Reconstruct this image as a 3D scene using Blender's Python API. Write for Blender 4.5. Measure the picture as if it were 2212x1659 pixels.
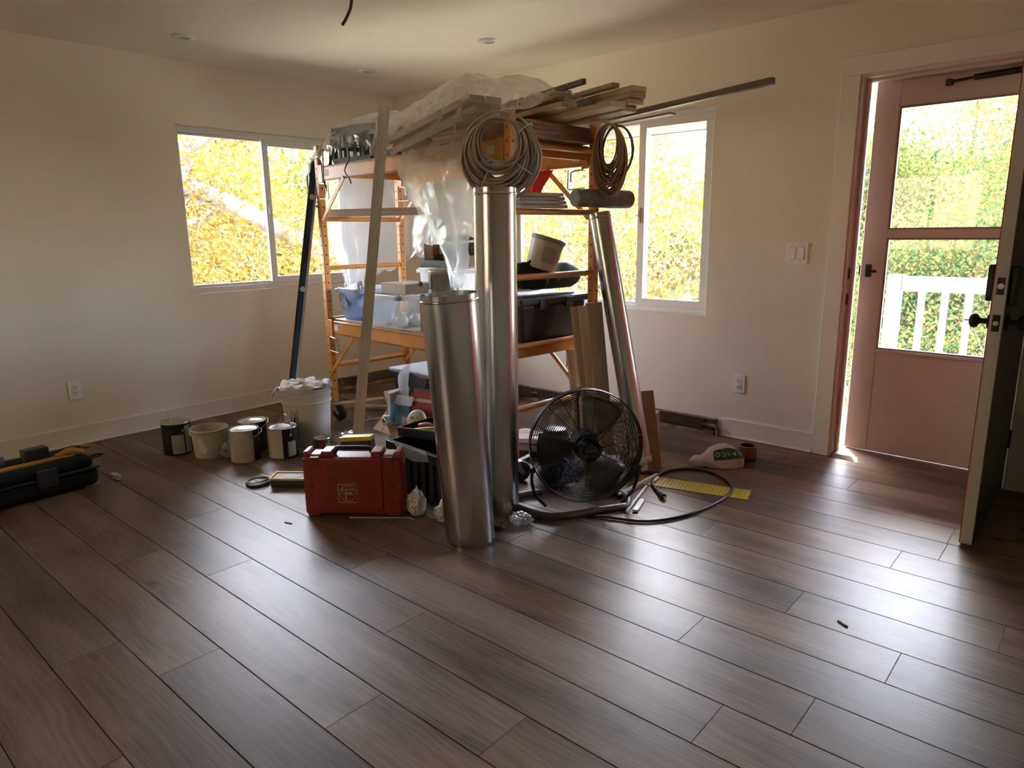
import bpy, bmesh, math, random
import numpy as np
from mathutils import Vector, Matrix, Euler, noise

for o in list(bpy.data.objects):
    bpy.data.objects.remove(o)
SC = bpy.context.scene
COL = SC.collection
PI = math.pi
random.seed(7)

# ---------------------------------------------------------------- camera, sky, sun, exposure
YAW, PITCH, ROLL = math.radians(-41.316), math.radians(-12.326), math.radians(-0.701)
_f = Vector((math.sin(YAW) * math.cos(PITCH), math.cos(YAW) * math.cos(PITCH), math.sin(PITCH)))
_r = Vector((math.cos(YAW), -math.sin(YAW), 0)); _u = _r.cross(_f)
_R = math.cos(ROLL) * _r + math.sin(ROLL) * _u
_U = -math.sin(ROLL) * _r + math.cos(ROLL) * _u
cam = bpy.data.cameras.new('camera'); cam.sensor_width = 36.0; cam.lens = 36.0 * 1504.55 / 2212
cam.clip_start = 0.02; cam.clip_end = 300
camo = bpy.data.objects.new('camera', cam); COL.objects.link(camo)
camo.matrix_world = Matrix(((_R.x, _U.x, -_f.x, 4.847), (_R.y, _U.y, -_f.y, -4.073), (_R.z, _U.z, -_f.z, 1.279), (0, 0, 0, 1)))
SC.camera = camo

world = bpy.data.worlds.new('world'); SC.world = world; world.use_nodes = True
wn = world.node_tree.nodes; wn.clear()
wo = wn.new('ShaderNodeOutputWorld'); wb = wn.new('ShaderNodeBackground'); ws = wn.new('ShaderNodeTexSky')
ws.sky_type = 'NISHITA'; ws.sun_disc = False; ws.sun_elevation = math.radians(62); ws.sun_rotation = math.radians(-35)
ws.air_density = 0.8; ws.dust_density = 5.0; ws.ozone_density = 1.0
wb.inputs['Strength'].default_value = 1.6
world.node_tree.links.new(ws.outputs[0], wb.inputs[0]); world.node_tree.links.new(wb.outputs[0], wo.inputs[0])

sun = bpy.data.lights.new('sun', 'SUN'); sun.energy = 6.0; sun.angle = math.radians(0.6); sun.color = (1.0, 0.93, 0.80)
suno = bpy.data.objects.new('sun', sun); COL.objects.link(suno)
suno.rotation_euler = Vector((0.25, -0.35, -0.90)).to_track_quat('-Z', 'Y').to_euler()

SC.view_settings.view_transform = 'Standard'; SC.view_settings.look = 'None'
SC.view_settings.gamma = 1.0; SC.view_settings.use_curve_mapping = False
SC.view_settings.exposure = 2.8
SC.cycles.use_denoising = True
SC.cycles.max_bounces = 5; SC.cycles.diffuse_bounces = 4; SC.cycles.transparent_max_bounces = 12
SC.cycles.transmission_bounces = 4; SC.cycles.glossy_bounces = 3
SC.cycles.use_adaptive_sampling = True; SC.cycles.adaptive_threshold = 0.04; SC.cycles.adaptive_min_samples = 36; SC.cycles.use_light_tree = False
SC.cycles.sample_clamp_indirect = 1.0
SC.cycles.caustics_reflective = False; SC.cycles.caustics_refractive = False

# ---------------------------------------------------------------- helpers
class MB:
    def __init__(self): self.v = []; self.f = []
    def add(self, vs, fs):
        n = len(self.v); self.v += [tuple(p) for p in vs]; self.f += [tuple(i + n for i in f) for f in fs]; return self
    def box(self, c, s, rot=None):
        x, y, z = s[0] / 2, s[1] / 2, s[2] / 2
        vs = [Vector((a, b, d)) for a in (-x, x) for b in (-y, y) for d in (-z, z)]
        if rot is not None:
            m = rot if isinstance(rot, Matrix) else Euler(rot).to_matrix()
            vs = [m @ p for p in vs]
        c = Vector(c); vs = [p + c for p in vs]
        return self.add(vs, [(0, 1, 3, 2), (4, 6, 7, 5), (0, 4, 5, 1), (2, 3, 7, 6), (0, 2, 6, 4), (1, 5, 7, 3)])
    def bb(self, a, b):
        return self.box([(p + q) / 2 for p, q in zip(a, b)], [abs(q - p) for p, q in zip(a, b)])
    def bar(self, p0, p1, w, h, up=(0, 0, 1)):
        p0, p1 = Vector(p0), Vector(p1); d = (p1 - p0); L = d.length; d.normalize()
        up = Vector(up); s = d.cross(up)
        if s.length < 1e-4: s = d.cross(Vector((1, 0, 0)))
        s.normalize(); t = s.cross(d)
        m = Matrix((d, s, t)).transposed()
        return self.box((p0 + p1) / 2, (L, w, h), m)
    def ring(self, c, d, r, n, ref=None):
        d = Vector(d).normalized(); ref = Vector(ref) if ref is not None else (Vector((0, 0, 1)) if abs(d.z) < .9 else Vector((1, 0, 0)))
        a = d.cross(ref).normalized(); b = d.cross(a)
        return [Vector(c) + (a * math.cos(2 * PI * i / n) + b * math.sin(2 * PI * i / n)) * r for i in range(n)]
    def cyl(self, p0, p1, r0, r1=None, n=16, caps=True):
        r1 = r0 if r1 is None else r1; p0, p1 = Vector(p0), Vector(p1); d = p1 - p0
        a = self.ring(p0, d, r0, n); b = self.ring(p1, d, r1, n)
        fs = [(i, (i + 1) % n, n + (i + 1) % n, n + i) for i in range(n)]
        if caps: fs += [tuple(range(n - 1, -1, -1)), tuple(range(n, 2 * n))]
        return self.add(a + b, fs)
    def tube(self, pts, r, n=6, closed=False, caps=True):
        pts = [Vector(p) for p in pts]; m = len(pts); vs = []; prev = None
        for i in range(m):
            if closed: d = pts[(i + 1) % m] - pts[i - 1]
            else: d = pts[min(i + 1, m - 1)] - pts[max(i - 1, 0)]
            if d.length < 1e-9: d = Vector((0, 0, 1))
            d.normalize()
            if prev is None:
                prev = d.orthogonal().normalized()
            prev = (prev - d * prev.dot(d))
            if prev.length < 1e-6: prev = d.orthogonal()
            prev.normalize(); b = d.cross(prev)
            rr = r[i] if isinstance(r, (list, tuple)) else r
            vs += [pts[i] + (prev * math.cos(2 * PI * k / n) + b * math.sin(2 * PI * k / n)) * rr for k in range(n)]
        fs = []
        for i in range(m if closed else m - 1):
            j = (i + 1) % m
            fs += [(i * n + k, i * n + (k + 1) % n, j * n + (k + 1) % n, j * n + k) for k in range(n)]
        if caps and not closed: fs += [tuple(range(n - 1, -1, -1)), tuple((m - 1) * n + k for k in range(n))]
        return self.add(vs, fs)
    def lathe(self, prof, n=24, c=(0, 0, 0), m=None, a0=0.0, a1=2 * PI):
        full = abs(a1 - a0 - 2 * PI) < 1e-6; k = n if full else n + 1; vs = []
        for (r, z) in prof:
            for i in range(k):
                t = a0 + (a1 - a0) * i / n; p = Vector((r * math.cos(t), r * math.sin(t), z))
                if m is not None: p = m @ p
                vs.append(p + Vector(c))
        fs = []
        for j in range(len(prof) - 1):
            for i in range(n):
                i2 = (i + 1) % k
                fs.append((j * k + i, j * k + i2, (j + 1) * k + i2, (j + 1) * k + i))
        return self.add(vs, fs)
    def prism(self, poly, z0, z1, m=None):
        n = len(poly); vs = [Vector((x, y, z)) for z in (z0, z1) for (x, y) in poly]
        if m is not None: vs = [m @ p for p in vs]
        fs = [(i, (i + 1) % n, n + (i + 1) % n, n + i) for i in range(n)] + [tuple(range(n - 1, -1, -1)), tuple(range(n, 2 * n))]
        return self.add(vs, fs)
    def grid(self, P):
        r, c = len(P), len(P[0])
        return self.add([p for row in P for p in row], [(i * c + j, i * c + j + 1, (i + 1) * c + j + 1, (i + 1) * c + j) for i in range(r - 1) for j in range(c - 1)])
    def mesh(self, name, mat, bevel=0.0, seg=2, smooth=None, weld=False, fix=True):
        me = bpy.data.meshes.new(name); me.from_pydata([tuple(p) for p in self.v], [], self.f)
        bm = bmesh.new(); bm.from_mesh(me)
        if weld: bmesh.ops.remove_doubles(bm, verts=bm.verts, dist=1e-5)
        if fix: bmesh.ops.recalc_face_normals(bm, faces=bm.faces)
        if bevel > 0:
            es = [e for e in bm.edges if len(e.link_faces) == 2 and e.calc_face_angle(0) > math.radians(35)]
            bmesh.ops.bevel(bm, geom=es, offset=bevel, segments=seg, profile=.5, affect='EDGES', clamp_overlap=True)
        bm.to_mesh(me); bm.free()
        if smooth is not None:
            me.polygons.foreach_set('use_smooth', [True] * len(me.polygons))
            if smooth < 180: me.set_sharp_from_angle(angle=math.radians(smooth))
        for q in (mat if isinstance(mat, (list, tuple)) else [mat]): me.materials.append(q)
        return me
    def build(self, name, mat, parent=None, loc=(0, 0, 0), rot=(0, 0, 0), bevel=0.0, seg=2, smooth=None, weld=False, fix=True):
        o = bpy.data.objects.new(name, self.mesh(name, mat, bevel, seg, smooth, weld, fix)); COL.objects.link(o)
        o.location = loc; o.rotation_euler = rot
        if parent is not None: o.parent = parent
        return o

def tag(o, label=None, cat=None, group=None, kind=None):
    if label: o['label'] = label
    if cat: o['category'] = cat
    if group: o['group'] = group
    if kind: o['kind'] = kind
    return o
def thing(name, label, cat, loc=(0, 0, 0), rotz=0.0, group=None, rot=None):
    o = bpy.data.objects.new(name, None); COL.objects.link(o); o.location = loc
    o.rotation_euler = rot if rot is not None else (0, 0, rotz); o.empty_display_size = .05
    return tag(o, label, cat, group)
def struct(o): o['kind'] = 'structure'; return o
def V(*a): return Vector(a)
def crom(pts, n, closed=False):
    pts = [Vector(p) for p in pts]; m = len(pts); out = []
    for i in range(m if closed else m - 1):
        if closed: a, b, c, d = pts[i - 1], pts[i], pts[(i + 1) % m], pts[(i + 2) % m]
        else: a, b, c, d = pts[max(i - 1, 0)], pts[i], pts[i + 1], pts[min(i + 2, m - 1)]
        for k in range(n):
            t = k / n
            out.append(.5 * ((2 * b) + (c - a) * t + (2 * a - 5 * b + 4 * c - d) * t * t + (3 * b - a - 3 * c + d) * t ** 3))
    if not closed: out.append(pts[-1])
    return out
def patch(rows, nu, nv):
    rr = [crom(r, nu) for r in rows]; cols = [crom([rr[i][j] for i in range(len(rr))], nv) for j in range(len(rr[0]))]
    return [[cols[j][i] for j in range(len(cols))] for i in range(len(cols[0]))]
def align(d, up=(0, 0, 1)):
    """rotation matrix whose local z is d"""
    d = Vector(d).normalized(); x = Vector(up).cross(d)
    if x.length < 1e-4: x = Vector((1, 0, 0)).cross(d)
    x.normalize(); y = d.cross(x); return Matrix((x, y, d)).transposed()

# ---------------------------------------------------------------- materials
MATS = {}
def mat(name, col, rough=.5, metal=0.0, spec=.5, var=0.0, vscale=6.0, bump=0.0, bscale=60.0, col2=None, alpha=1.0, coat=0.0, rvar=0.0, trans=0.0, stretch=None):
    if name in MATS: return MATS[name]
    m = bpy.data.materials.new(name); m.use_nodes = True; nt = m.node_tree; b = nt.nodes['Principled BSDF']; L = nt.links.new
    c = (*col, 1); b.inputs['Base Color'].default_value = c; b.inputs['Roughness'].default_value = rough
    b.inputs['Metallic'].default_value = metal; b.inputs['Specular IOR Level'].default_value = spec
    b.inputs['Alpha'].default_value = alpha; b.inputs['Coat Weight'].default_value = coat; b.inputs['Transmission Weight'].default_value = trans
    if var or bump or col2 or rvar:
        tc = nt.nodes.new('ShaderNodeTexCoord'); src = tc.outputs['Object']
        if stretch:
            mp = nt.nodes.new('ShaderNodeMapping'); mp.inputs['Scale'].default_value = stretch; L(src, mp.inputs[0]); src = mp.outputs[0]
        n = nt.nodes.new('ShaderNodeTexNoise'); n.inputs['Scale'].default_value = vscale; n.inputs['Detail'].default_value = 5; L(src, n.inputs['Vector'])
        if var or col2:
            r = nt.nodes.new('ShaderNodeValToRGB'); L(n.outputs['Fac'], r.inputs[0])
            c2 = col2 if col2 else tuple(max(0, x * (1 - var)) for x in col)
            r.color_ramp.elements[0].position = .36; r.color_ramp.elements[1].position = .64
            r.color_ramp.elements[0].color = (*c2, 1); r.color_ramp.elements[1].color = c; L(r.outputs[0], b.inputs['Base Color'])
        if rvar:
            mr = nt.nodes.new('ShaderNodeMapRange'); mr.inputs['To Min'].default_value = max(.02, rough - rvar); mr.inputs['To Max'].default_value = min(1, rough + rvar)
            L(n.outputs['Fac'], mr.inputs[0]); L(mr.outputs[0], b.inputs['Roughness'])
        if bump:
            n2 = nt.nodes.new('ShaderNodeTexNoise'); n2.inputs['Scale'].default_value = bscale; n2.inputs['Detail'].default_value = 4; L(src, n2.inputs['Vector'])
            bp = nt.nodes.new('ShaderNodeBump'); bp.inputs['Strength'].default_value = bump; bp.inputs['Distance'].default_value = .004
            L(n2.outputs['Fac'], bp.inputs['Height']); L(bp.outputs[0], b.inputs['Normal'])
    MATS[name] = m; return m

def wood(name, light, dark, axis='X', scale=1.0, rough=.55, rnd=True, grain=1.0, bump=.15):
    if name in MATS: return MATS[name]
    m = bpy.data.materials.new(name); m.use_nodes = True; nt = m.node_tree; N = nt.nodes.new; L = nt.links.new; b = nt.nodes['Principled BSDF']
    tc = N('ShaderNodeTexCoord'); oi = N('ShaderNodeObjectInfo')
    ad = N('ShaderNodeVectorMath'); ad.operation = 'ADD'; sc = N('ShaderNodeVectorMath'); sc.operation = 'SCALE'; sc.inputs['Scale'].default_value = 37.0
    cb = N('ShaderNodeCombineXYZ'); L(oi.outputs['Random'], cb.inputs[0]); L(oi.outputs['Random'], cb.inputs[1]); L(oi.outputs['Random'], cb.inputs[2])
    L(cb.outputs[0], sc.inputs[0]); L(tc.outputs['Object'], ad.inputs[0]); L(sc.outputs[0], ad.inputs[1])
    mp = N('ShaderNodeMapping'); s = {'X': (.07, 1, 1), 'Y': (1, .07, 1), 'Z': (1, 1, .07)}[axis]; mp.inputs['Scale'].default_value = [q * scale for q in s]; L(ad.outputs[0], mp.inputs[0])
    n1 = N('ShaderNodeTexNoise'); n1.inputs['Scale'].default_value = 9; n1.inputs['Detail'].default_value = 3; n1.inputs['Distortion'].default_value = .6; L(mp.outputs[0], n1.inputs['Vector'])
    n2 = N('ShaderNodeTexNoise'); n2.inputs['Scale'].default_value = 110; n2.inputs['Detail'].default_value = 3; L(mp.outputs[0], n2.inputs['Vector'])
    mx = N('ShaderNodeMath'); mx.operation = 'MULTIPLY_ADD'; mx.inputs[1].default_value = .35 * grain; L(n2.outputs['Fac'], mx.inputs[0])
    m2 = N('ShaderNodeMath'); m2.operation = 'MULTIPLY'; m2.inputs[1].default_value = .65; L(n1.outputs['Fac'], m2.inputs[0]); L(m2.outputs[0], mx.inputs[2])
    r = N('ShaderNodeValToRGB'); r.color_ramp.elements[0].position = .34; r.color_ramp.elements[1].position = .62
    r.color_ramp.elements[0].color = (*dark, 1); r.color_ramp.elements[1].color = (*light, 1); L(mx.outputs[0], r.inputs[0])
    hsv = N('ShaderNodeHueSaturation'); L(r.outputs[0], hsv.inputs['Color'])
    if rnd:
        mr = N('ShaderNodeMapRange'); mr.inputs['To Min'].default_value = .82; mr.inputs['To Max'].default_value = 1.12; L(oi.outputs['Random'], mr.inputs[0]); L(mr.outputs[0], hsv.inputs['Value'])
    L(hsv.outputs[0], b.inputs['Base Color']); b.inputs['Roughness'].default_value = rough
    bp = N('ShaderNodeBump'); bp.inputs['Strength'].default_value = bump; bp.inputs['Distance'].default_value = .002; L(n2.outputs['Fac'], bp.inputs['Height']); L(bp.outputs[0], b.inputs['Normal'])
    MATS[name] = m; return m

def film(name, trans=.6, tint=(.9, .9, .88), gloss=.12):
    """thin plastic film: mostly see-through, milky where it scatters, with sheen on the folds"""
    if name in MATS: return MATS[name]
    m = bpy.data.materials.new(name); m.use_nodes = True; nt = m.node_tree; nt.nodes.clear(); N = nt.nodes.new; L = nt.links.new
    out = N('ShaderNodeOutputMaterial'); t = N('ShaderNodeBsdfTransparent'); d = N('ShaderNodeBsdfDiffuse'); tl = N('ShaderNodeBsdfTranslucent'); g = N('ShaderNodeBsdfGlossy')
    d.inputs[0].default_value = (*tint, 1); tl.inputs[0].default_value = (*tint, 1); g.inputs['Roughness'].default_value = .18
    a = N('ShaderNodeMixShader'); a.inputs[0].default_value = .5; L(d.outputs[0], a.inputs[1]); L(tl.outputs[0], a.inputs[2])
    lw = N('ShaderNodeLayerWeight'); lw.inputs[0].default_value = .27
    mr = N('ShaderNodeMapRange'); mr.inputs['To Min'].default_value = 1 - trans; mr.inputs['To Max'].default_value = min(1, 1 - trans + .32); L(lw.outputs['Facing'], mr.inputs[0])
    b = N('ShaderNodeMixShader'); L(mr.outputs[0], b.inputs[0]); L(t.outputs[0], b.inputs[1]); L(a.outputs[0], b.inputs[2])
    c = N('ShaderNodeMixShader'); c.inputs[0].default_value = gloss; L(b.outputs[0], c.inputs[1]); L(g.outputs[0], c.inputs[2]); L(c.outputs[0], out.inputs[0])
    MATS[name] = m; return m

def glassm(name, tint=(.96, .98, .97), haze=.03):
    """clear pane with a thin film of dust on it"""
    if name in MATS: return MATS[name]
    m = bpy.data.materials.new(name); m.use_nodes = True; nt = m.node_tree; nt.nodes.clear(); N = nt.nodes.new; L = nt.links.new
    out = N('ShaderNodeOutputMaterial'); t = N('ShaderNodeBsdfTransparent'); t.inputs[0].default_value = (*tint, 1); g = N('ShaderNodeBsdfGlossy'); g.inputs['Roughness'].default_value = .01
    mx = N('ShaderNodeMixShader'); fr = N('ShaderNodeFresnel'); fr.inputs[0].default_value = 1.45
    tl = N('ShaderNodeBsdfTranslucent'); tl.inputs[0].default_value = (.85, .85, .82, 1); hz = N('ShaderNodeMixShader'); hz.inputs[0].default_value = haze; L(t.outputs[0], hz.inputs[1]); L(tl.outputs[0], hz.inputs[2])
    L(fr.outputs[0], mx.inputs[0]); L(hz.outputs[0], mx.inputs[1]); L(g.outputs[0], mx.inputs[2]); L(mx.outputs[0], out.inputs[0])
    MATS[name] = m; return m

def leafm(name, cols, trans=.45):
    m = bpy.data.materials.new(name); m.use_nodes = True; nt = m.node_tree; nt.nodes.clear(); N = nt.nodes.new; L = nt.links.new
    out = N('ShaderNodeOutputMaterial'); d = N('ShaderNodeBsdfDiffuse'); t = N('ShaderNodeBsdfTranslucent'); mx = N('ShaderNodeMixShader'); mx.inputs[0].default_value = trans
    ge = N('ShaderNodeNewGeometry'); r = N('ShaderNodeValToRGB'); L(ge.outputs['Random Per Island'], r.inputs[0])
    e = r.color_ramp.elements
    while len(e) < len(cols): e.new(.5)
    for i, c in enumerate(cols): e[i].position = i / max(1, len(cols) - 1); e[i].color = (*c, 1)
    L(r.outputs[0], d.inputs[0]); L(r.outputs[0], t.inputs[0]); L(d.outputs[0], mx.inputs[1]); L(t.outputs[0], mx.inputs[2]); L(mx.outputs[0], out.inputs[0])
    MATS[name] = m; return m

# sampling portals in the window and door openings (they guide daylight, they emit nothing)
def portal(loc, d, sx, sy):
    l = bpy.data.lights.new('daylight_portal', 'AREA'); l.shape = 'RECTANGLE'; l.size = sx; l.size_y = sy; l.cycles.is_portal = True
    o = bpy.data.objects.new('daylight_portal', l); COL.objects.link(o); o.location = loc; o.rotation_euler = Vector(d).to_track_quat('-Z', 'Z').to_euler()
portal((-.17, -1.19, 1.44), (1, 0, 0), 1.4, 1.13); portal((2.06, .17, 1.38), (0, -1, 0), 1.66, 1.27); portal((4.10, .20, 1.05), (0, -1, 0), .84, 2.0); portal((1.95, -7.58, 1.475), (0, 1, 0), 1.3, 1.15)
# ---------------------------------------------------------------- the room
H = 2.398
M_wall = mat('wall_paint', (.88, .82, .675), .65, var=.03, vscale=2.0, bump=.05, bscale=220)
M_ceil = mat('ceiling_paint', (.89, .835, .705), .6, var=.03, vscale=1.2, bump=.04, bscale=150)
M_trim = mat('trim_paint', (.87, .83, .72), .35)
M_vinyl = mat('white_vinyl', (.84, .84, .80), .3)
M_plate = mat('plate_plastic', (.93, .91, .86), .35)
M_glass = glassm('window_glass', haze=.003); M_sglass = glassm('storm_door_glass', haze=.004)

def holed_wall(name, us, zs, holes, axis, a, b, material):
    """a wall slab between a and b along 'axis', with rectangular holes (u0,u1,z0,z1)"""
    us = sorted(set(us + [q for h in holes for q in h[:2]])); zs = sorted(set(zs + [q for h in holes for q in h[2:]]))
    solid = [[not any(h[0] - 1e-6 <= us[i] and us[i + 1] <= h[1] + 1e-6 and h[2] - 1e-6 <= zs[j] and zs[j + 1] <= h[3] + 1e-6 for h in holes) for j in range(len(zs) - 1)] for i in range(len(us) - 1)]
    P = (lambda u, z, w: (w, u, z)) if axis == 'x' else (lambda u, z, w: (u, w, z))
    mb = MB()
    def S(i, j): return 0 <= i < len(us) - 1 and 0 <= j < len(zs) - 1 and solid[i][j]
    for i in range(len(us) - 1):
        for j in range(len(zs) - 1):
            if not solid[i][j]: continue
            u0, u1, z0, z1 = us[i], us[i + 1], zs[j], zs[j + 1]
            for w in (a, b): mb.add([P(u0, z0, w), P(u1, z0, w), P(u1, z1, w), P(u0, z1, w)], [(0, 1, 2, 3)])
            if not S(i - 1, j): mb.add([P(u0, z0, a), P(u0, z0, b), P(u0, z1, b), P(u0, z1, a)], [(0, 1, 2, 3)])
            if not S(i + 1, j): mb.add([P(u1, z0, a), P(u1, z0, b), P(u1, z1, b), P(u1, z1, a)], [(0, 1, 2, 3)])
            if not S(i, j - 1): mb.add([P(u0, z0, a), P(u1, z0, a), P(u1, z0, b), P(u0, z0, b)], [(0, 1, 2, 3)])
            if not S(i, j + 1): mb.add([P(u0, z1, a), P(u1, z1, a), P(u1, z1, b), P(u0, z1, b)], [(0, 1, 2, 3)])
    return struct(mb.build(name, material, weld=True))

XM, YM = 5.7, -7.4
AW = (-1.885, -.50, .885, 2.002)          # window in the left wall: y0,y1,z0,z1
BW = (1.24, 2.889, .747, 2.004)           # window in the right wall: x0,x1,z0,z1
DW = (3.688, 4.512, -.02, 2.04)           # door opening
holed_wall('wall_left', [YM, .16], [-.02, H], [AW], 'x', -.16, 0, M_wall)
holed_wall('wall_right', [0.0, XM], [-.02, H], [BW, DW], 'y', 0, .16, M_wall)
holed_wall('wall_back', [-.16, XM], [-.02, H], [(1.3, 2.6, .9, 2.05)], 'y', YM - .16, YM, M_wall)  # opening holds the window added for fill light
holed_wall('wall_side', [YM, .16], [-.02, H], [], 'x', XM, XM + .16, M_wall)
struct(MB().bb((-.16, YM - .16, H), (XM + .16, .16, H + .12)).build('ceiling', M_ceil))

# floor: a dark underlay with every plank laid on it
def plank_material():
    m = bpy.data.materials.new('floor_plank'); m.use_nodes = True; nt = m.node_tree; N = nt.nodes.new; L = nt.links.new; b = nt.nodes['Principled BSDF']
    tc = N('ShaderNodeTexCoord'); oi = N('ShaderNodeObjectInfo'); cb = N('ShaderNodeCombineXYZ'); sc = N('ShaderNodeVectorMath'); sc.operation = 'SCALE'; sc.inputs['Scale'].default_value = 53.0
    ad = N('ShaderNodeVectorMath'); ad.operation = 'ADD'
    for i in range(3): L(oi.outputs['Random'], cb.inputs[i])
    L(cb.outputs[0], sc.inputs[0]); L(tc.outputs['Object'], ad.inputs[0]); L(sc.outputs[0], ad.inputs[1])
    def mapped(s):
        mp = N('ShaderNodeMapping'); mp.inputs['Scale'].default_value = s; L(ad.outputs[0], mp.inputs[0]); return mp.outputs[0]
    def nz(src, scale, det, dist=0, rough=.5):
        n = N('ShaderNodeTexNoise'); n.inputs['Scale'].default_value = scale; n.inputs['Detail'].default_value = det; n.inputs['Distortion'].default_value = dist; n.inputs['Roughness'].default_value = rough; L(src, n.inputs['Vector']); return n.outputs['Fac']
    big = nz(mapped((.35, 1.6, 1)), 4.0, 3, .4)
    wv = N('ShaderNodeTexWave'); wv.wave_type = 'BANDS'; wv.bands_direction = 'Y'; wv.inputs['Scale'].default_value = 14; wv.inputs['Distortion'].default_value = 14.0; wv.inputs['Detail'].default_value = 2; wv.inputs['Detail Scale'].default_value = .9; L(mapped((.16, 1, 1)), wv.inputs['Vector'])
    fine = nz(mapped((.05, 1, 1)), 190, 3)
    kn = N('ShaderNodeTexVoronoi'); kn.inputs['Scale'].default_value = 2.7; L(mapped((1.0, 1.7, 1)), kn.inputs['Vector'])
    def math_(op, a, bb, c=None):
        q = N('ShaderNodeMath'); q.operation = op
        for i, x in enumerate([a, bb] + ([c] if c is not None else [])):
            if isinstance(x, (int, float)): q.inputs[i].default_value = x
            else: L(x, q.inputs[i])
        return q.outputs[0]
    t = math_('MULTIPLY', big, .70); t = math_('MULTIPLY_ADD', wv.outputs['Fac'], .06, t); t = math_('MULTIPLY_ADD', fine, .26, t)
    r = N('ShaderNodeValToRGB'); e = r.color_ramp.elements; e[0].position = .33; e[1].position = .70
    e[0].color = (.078, .048, .032, 1); e[1].color = (.245, .178, .13, 1); q = e.new(.5); q.color = (.155, .106, .076, 1); L(t, r.inputs[0])
    kr = N('ShaderNodeMapRange'); kr.inputs['From Min'].default_value = .02; kr.inputs['From Max'].default_value = .13; kr.inputs['To Min'].default_value = .28; L(kn.outputs['Distance'], kr.inputs[0])
    mx = N('ShaderNodeMix'); mx.data_type = 'RGBA'; mx.blend_type = 'MULTIPLY'; mx.inputs['Factor'].default_value = .75; L(r.outputs[0], mx.inputs['A']); L(kr.outputs[0], mx.inputs['B'])
    hs = N('ShaderNodeHueSaturation'); L(mx.outputs['Result'], hs.inputs['Color'])
    w = N('ShaderNodeTexWhiteNoise'); w.noise_dimensions = '1D'; L(oi.outputs['Random'], w.inputs['W'])
    v = N('ShaderNodeMapRange'); v.inputs['To Min'].default_value = .72; v.inputs['To Max'].default_value = 1.22; L(w.outputs['Value'], v.inputs[0]); L(v.outputs[0], hs.inputs['Value'])
    s2 = N('ShaderNodeMapRange'); s2.inputs['To Min'].default_value = .85; s2.inputs['To Max'].default_value = 1.15; L(oi.outputs['Random'], s2.inputs[0]); L(s2.outputs[0], hs.inputs['Saturation'])
    L(hs.outputs[0], b.inputs['Base Color']); b.inputs['Specular IOR Level'].default_value = .24
    rr = N('ShaderNodeMapRange'); rr.inputs['To Min'].default_value = .32; rr.inputs['To Max'].default_value = .48; L(fine, rr.inputs[0]); L(rr.outputs[0], b.inputs['Roughness'])
    bp = N('ShaderNodeBump'); bp.inputs['Strength'].default_value = .22; bp.inputs['Distance'].default_value = .0012; L(t, bp.inputs['Height']); L(bp.outputs[0], b.inputs['Normal'])
    return m
M_plank = plank_material()
M_under = mat('floor_underlay', (.03, .022, .017), .8)
floor = struct(MB().bb((-.16, YM - .16, -.06), (XM + .16, .16, -.006)).build('floor', M_under))
PW, PL = .1925, 1.448
KNOWN = {-1: 2.335, 0: 3.172, -3: 2.834, -2: 3.406, 3: 3.922, 5: 4.12, 4: 4.476, 1: 4.165, 8: 4.307, 12: 3.93, -4: 2.55, 2: 2.9, 6: 3.25, 7: 3.62, -5: 3.1}
_pm = {}
def plank_mesh(L):
    k = round(L, 2)
    if k not in _pm:
        _pm[k] = MB().bb((0, 0, -.008), (k - .0022, PW - .0022, 0)).mesh('plank', M_plank, bevel=.0012, seg=1)
    return _pm[k]
n_pl = 0
for row in range(-24, 16):
    y0 = -2.815 + PW * row
    if y0 < YM - .05 or y0 > .14: continue
    e = KNOWN.get(row, random.uniform(0, PL)); x = e - math.ceil((e + .02) / PL) * PL
    while x < XM:
        x0, x1 = max(x, -.02), min(x + PL, XM + .02)
        if x1 - x0 > .05:
            o = bpy.data.objects.new('plank', plank_mesh(x1 - x0)); COL.objects.link(o); o.location = (x0, y0, 0); o.parent = floor; n_pl += 1
        x += PL

# baseboards with a small shoe along the floor
def baseboard(name, p0, p1, n, h=.116):
    p0, p1, n = Vector(p0), Vector(p1), Vector(n); o = struct(MB().bar(p0 + n * .007 + V(0, 0, h / 2), p1 + n * .007 + V(0, 0, h / 2), .014, h).build(name, M_trim, bevel=.002, seg=1))
    MB().bar(p0 + n * .020 + V(0, 0, .006), p1 + n * .020 + V(0, 0, .006), .012, .012).build('shoe', M_trim, o, bevel=.003, seg=2)
    return o
baseboard('baseboard_left', (0, YM, .001), (0, -.78, .001), (1, 0, 0))
baseboard('baseboard_right', (3.035, 0, .001), (3.591, 0, .001), (0, -1, 0))
baseboard('baseboard_corner', (4.609, 0, .001), (XM, 0, .001), (0, -1, 0))

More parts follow.
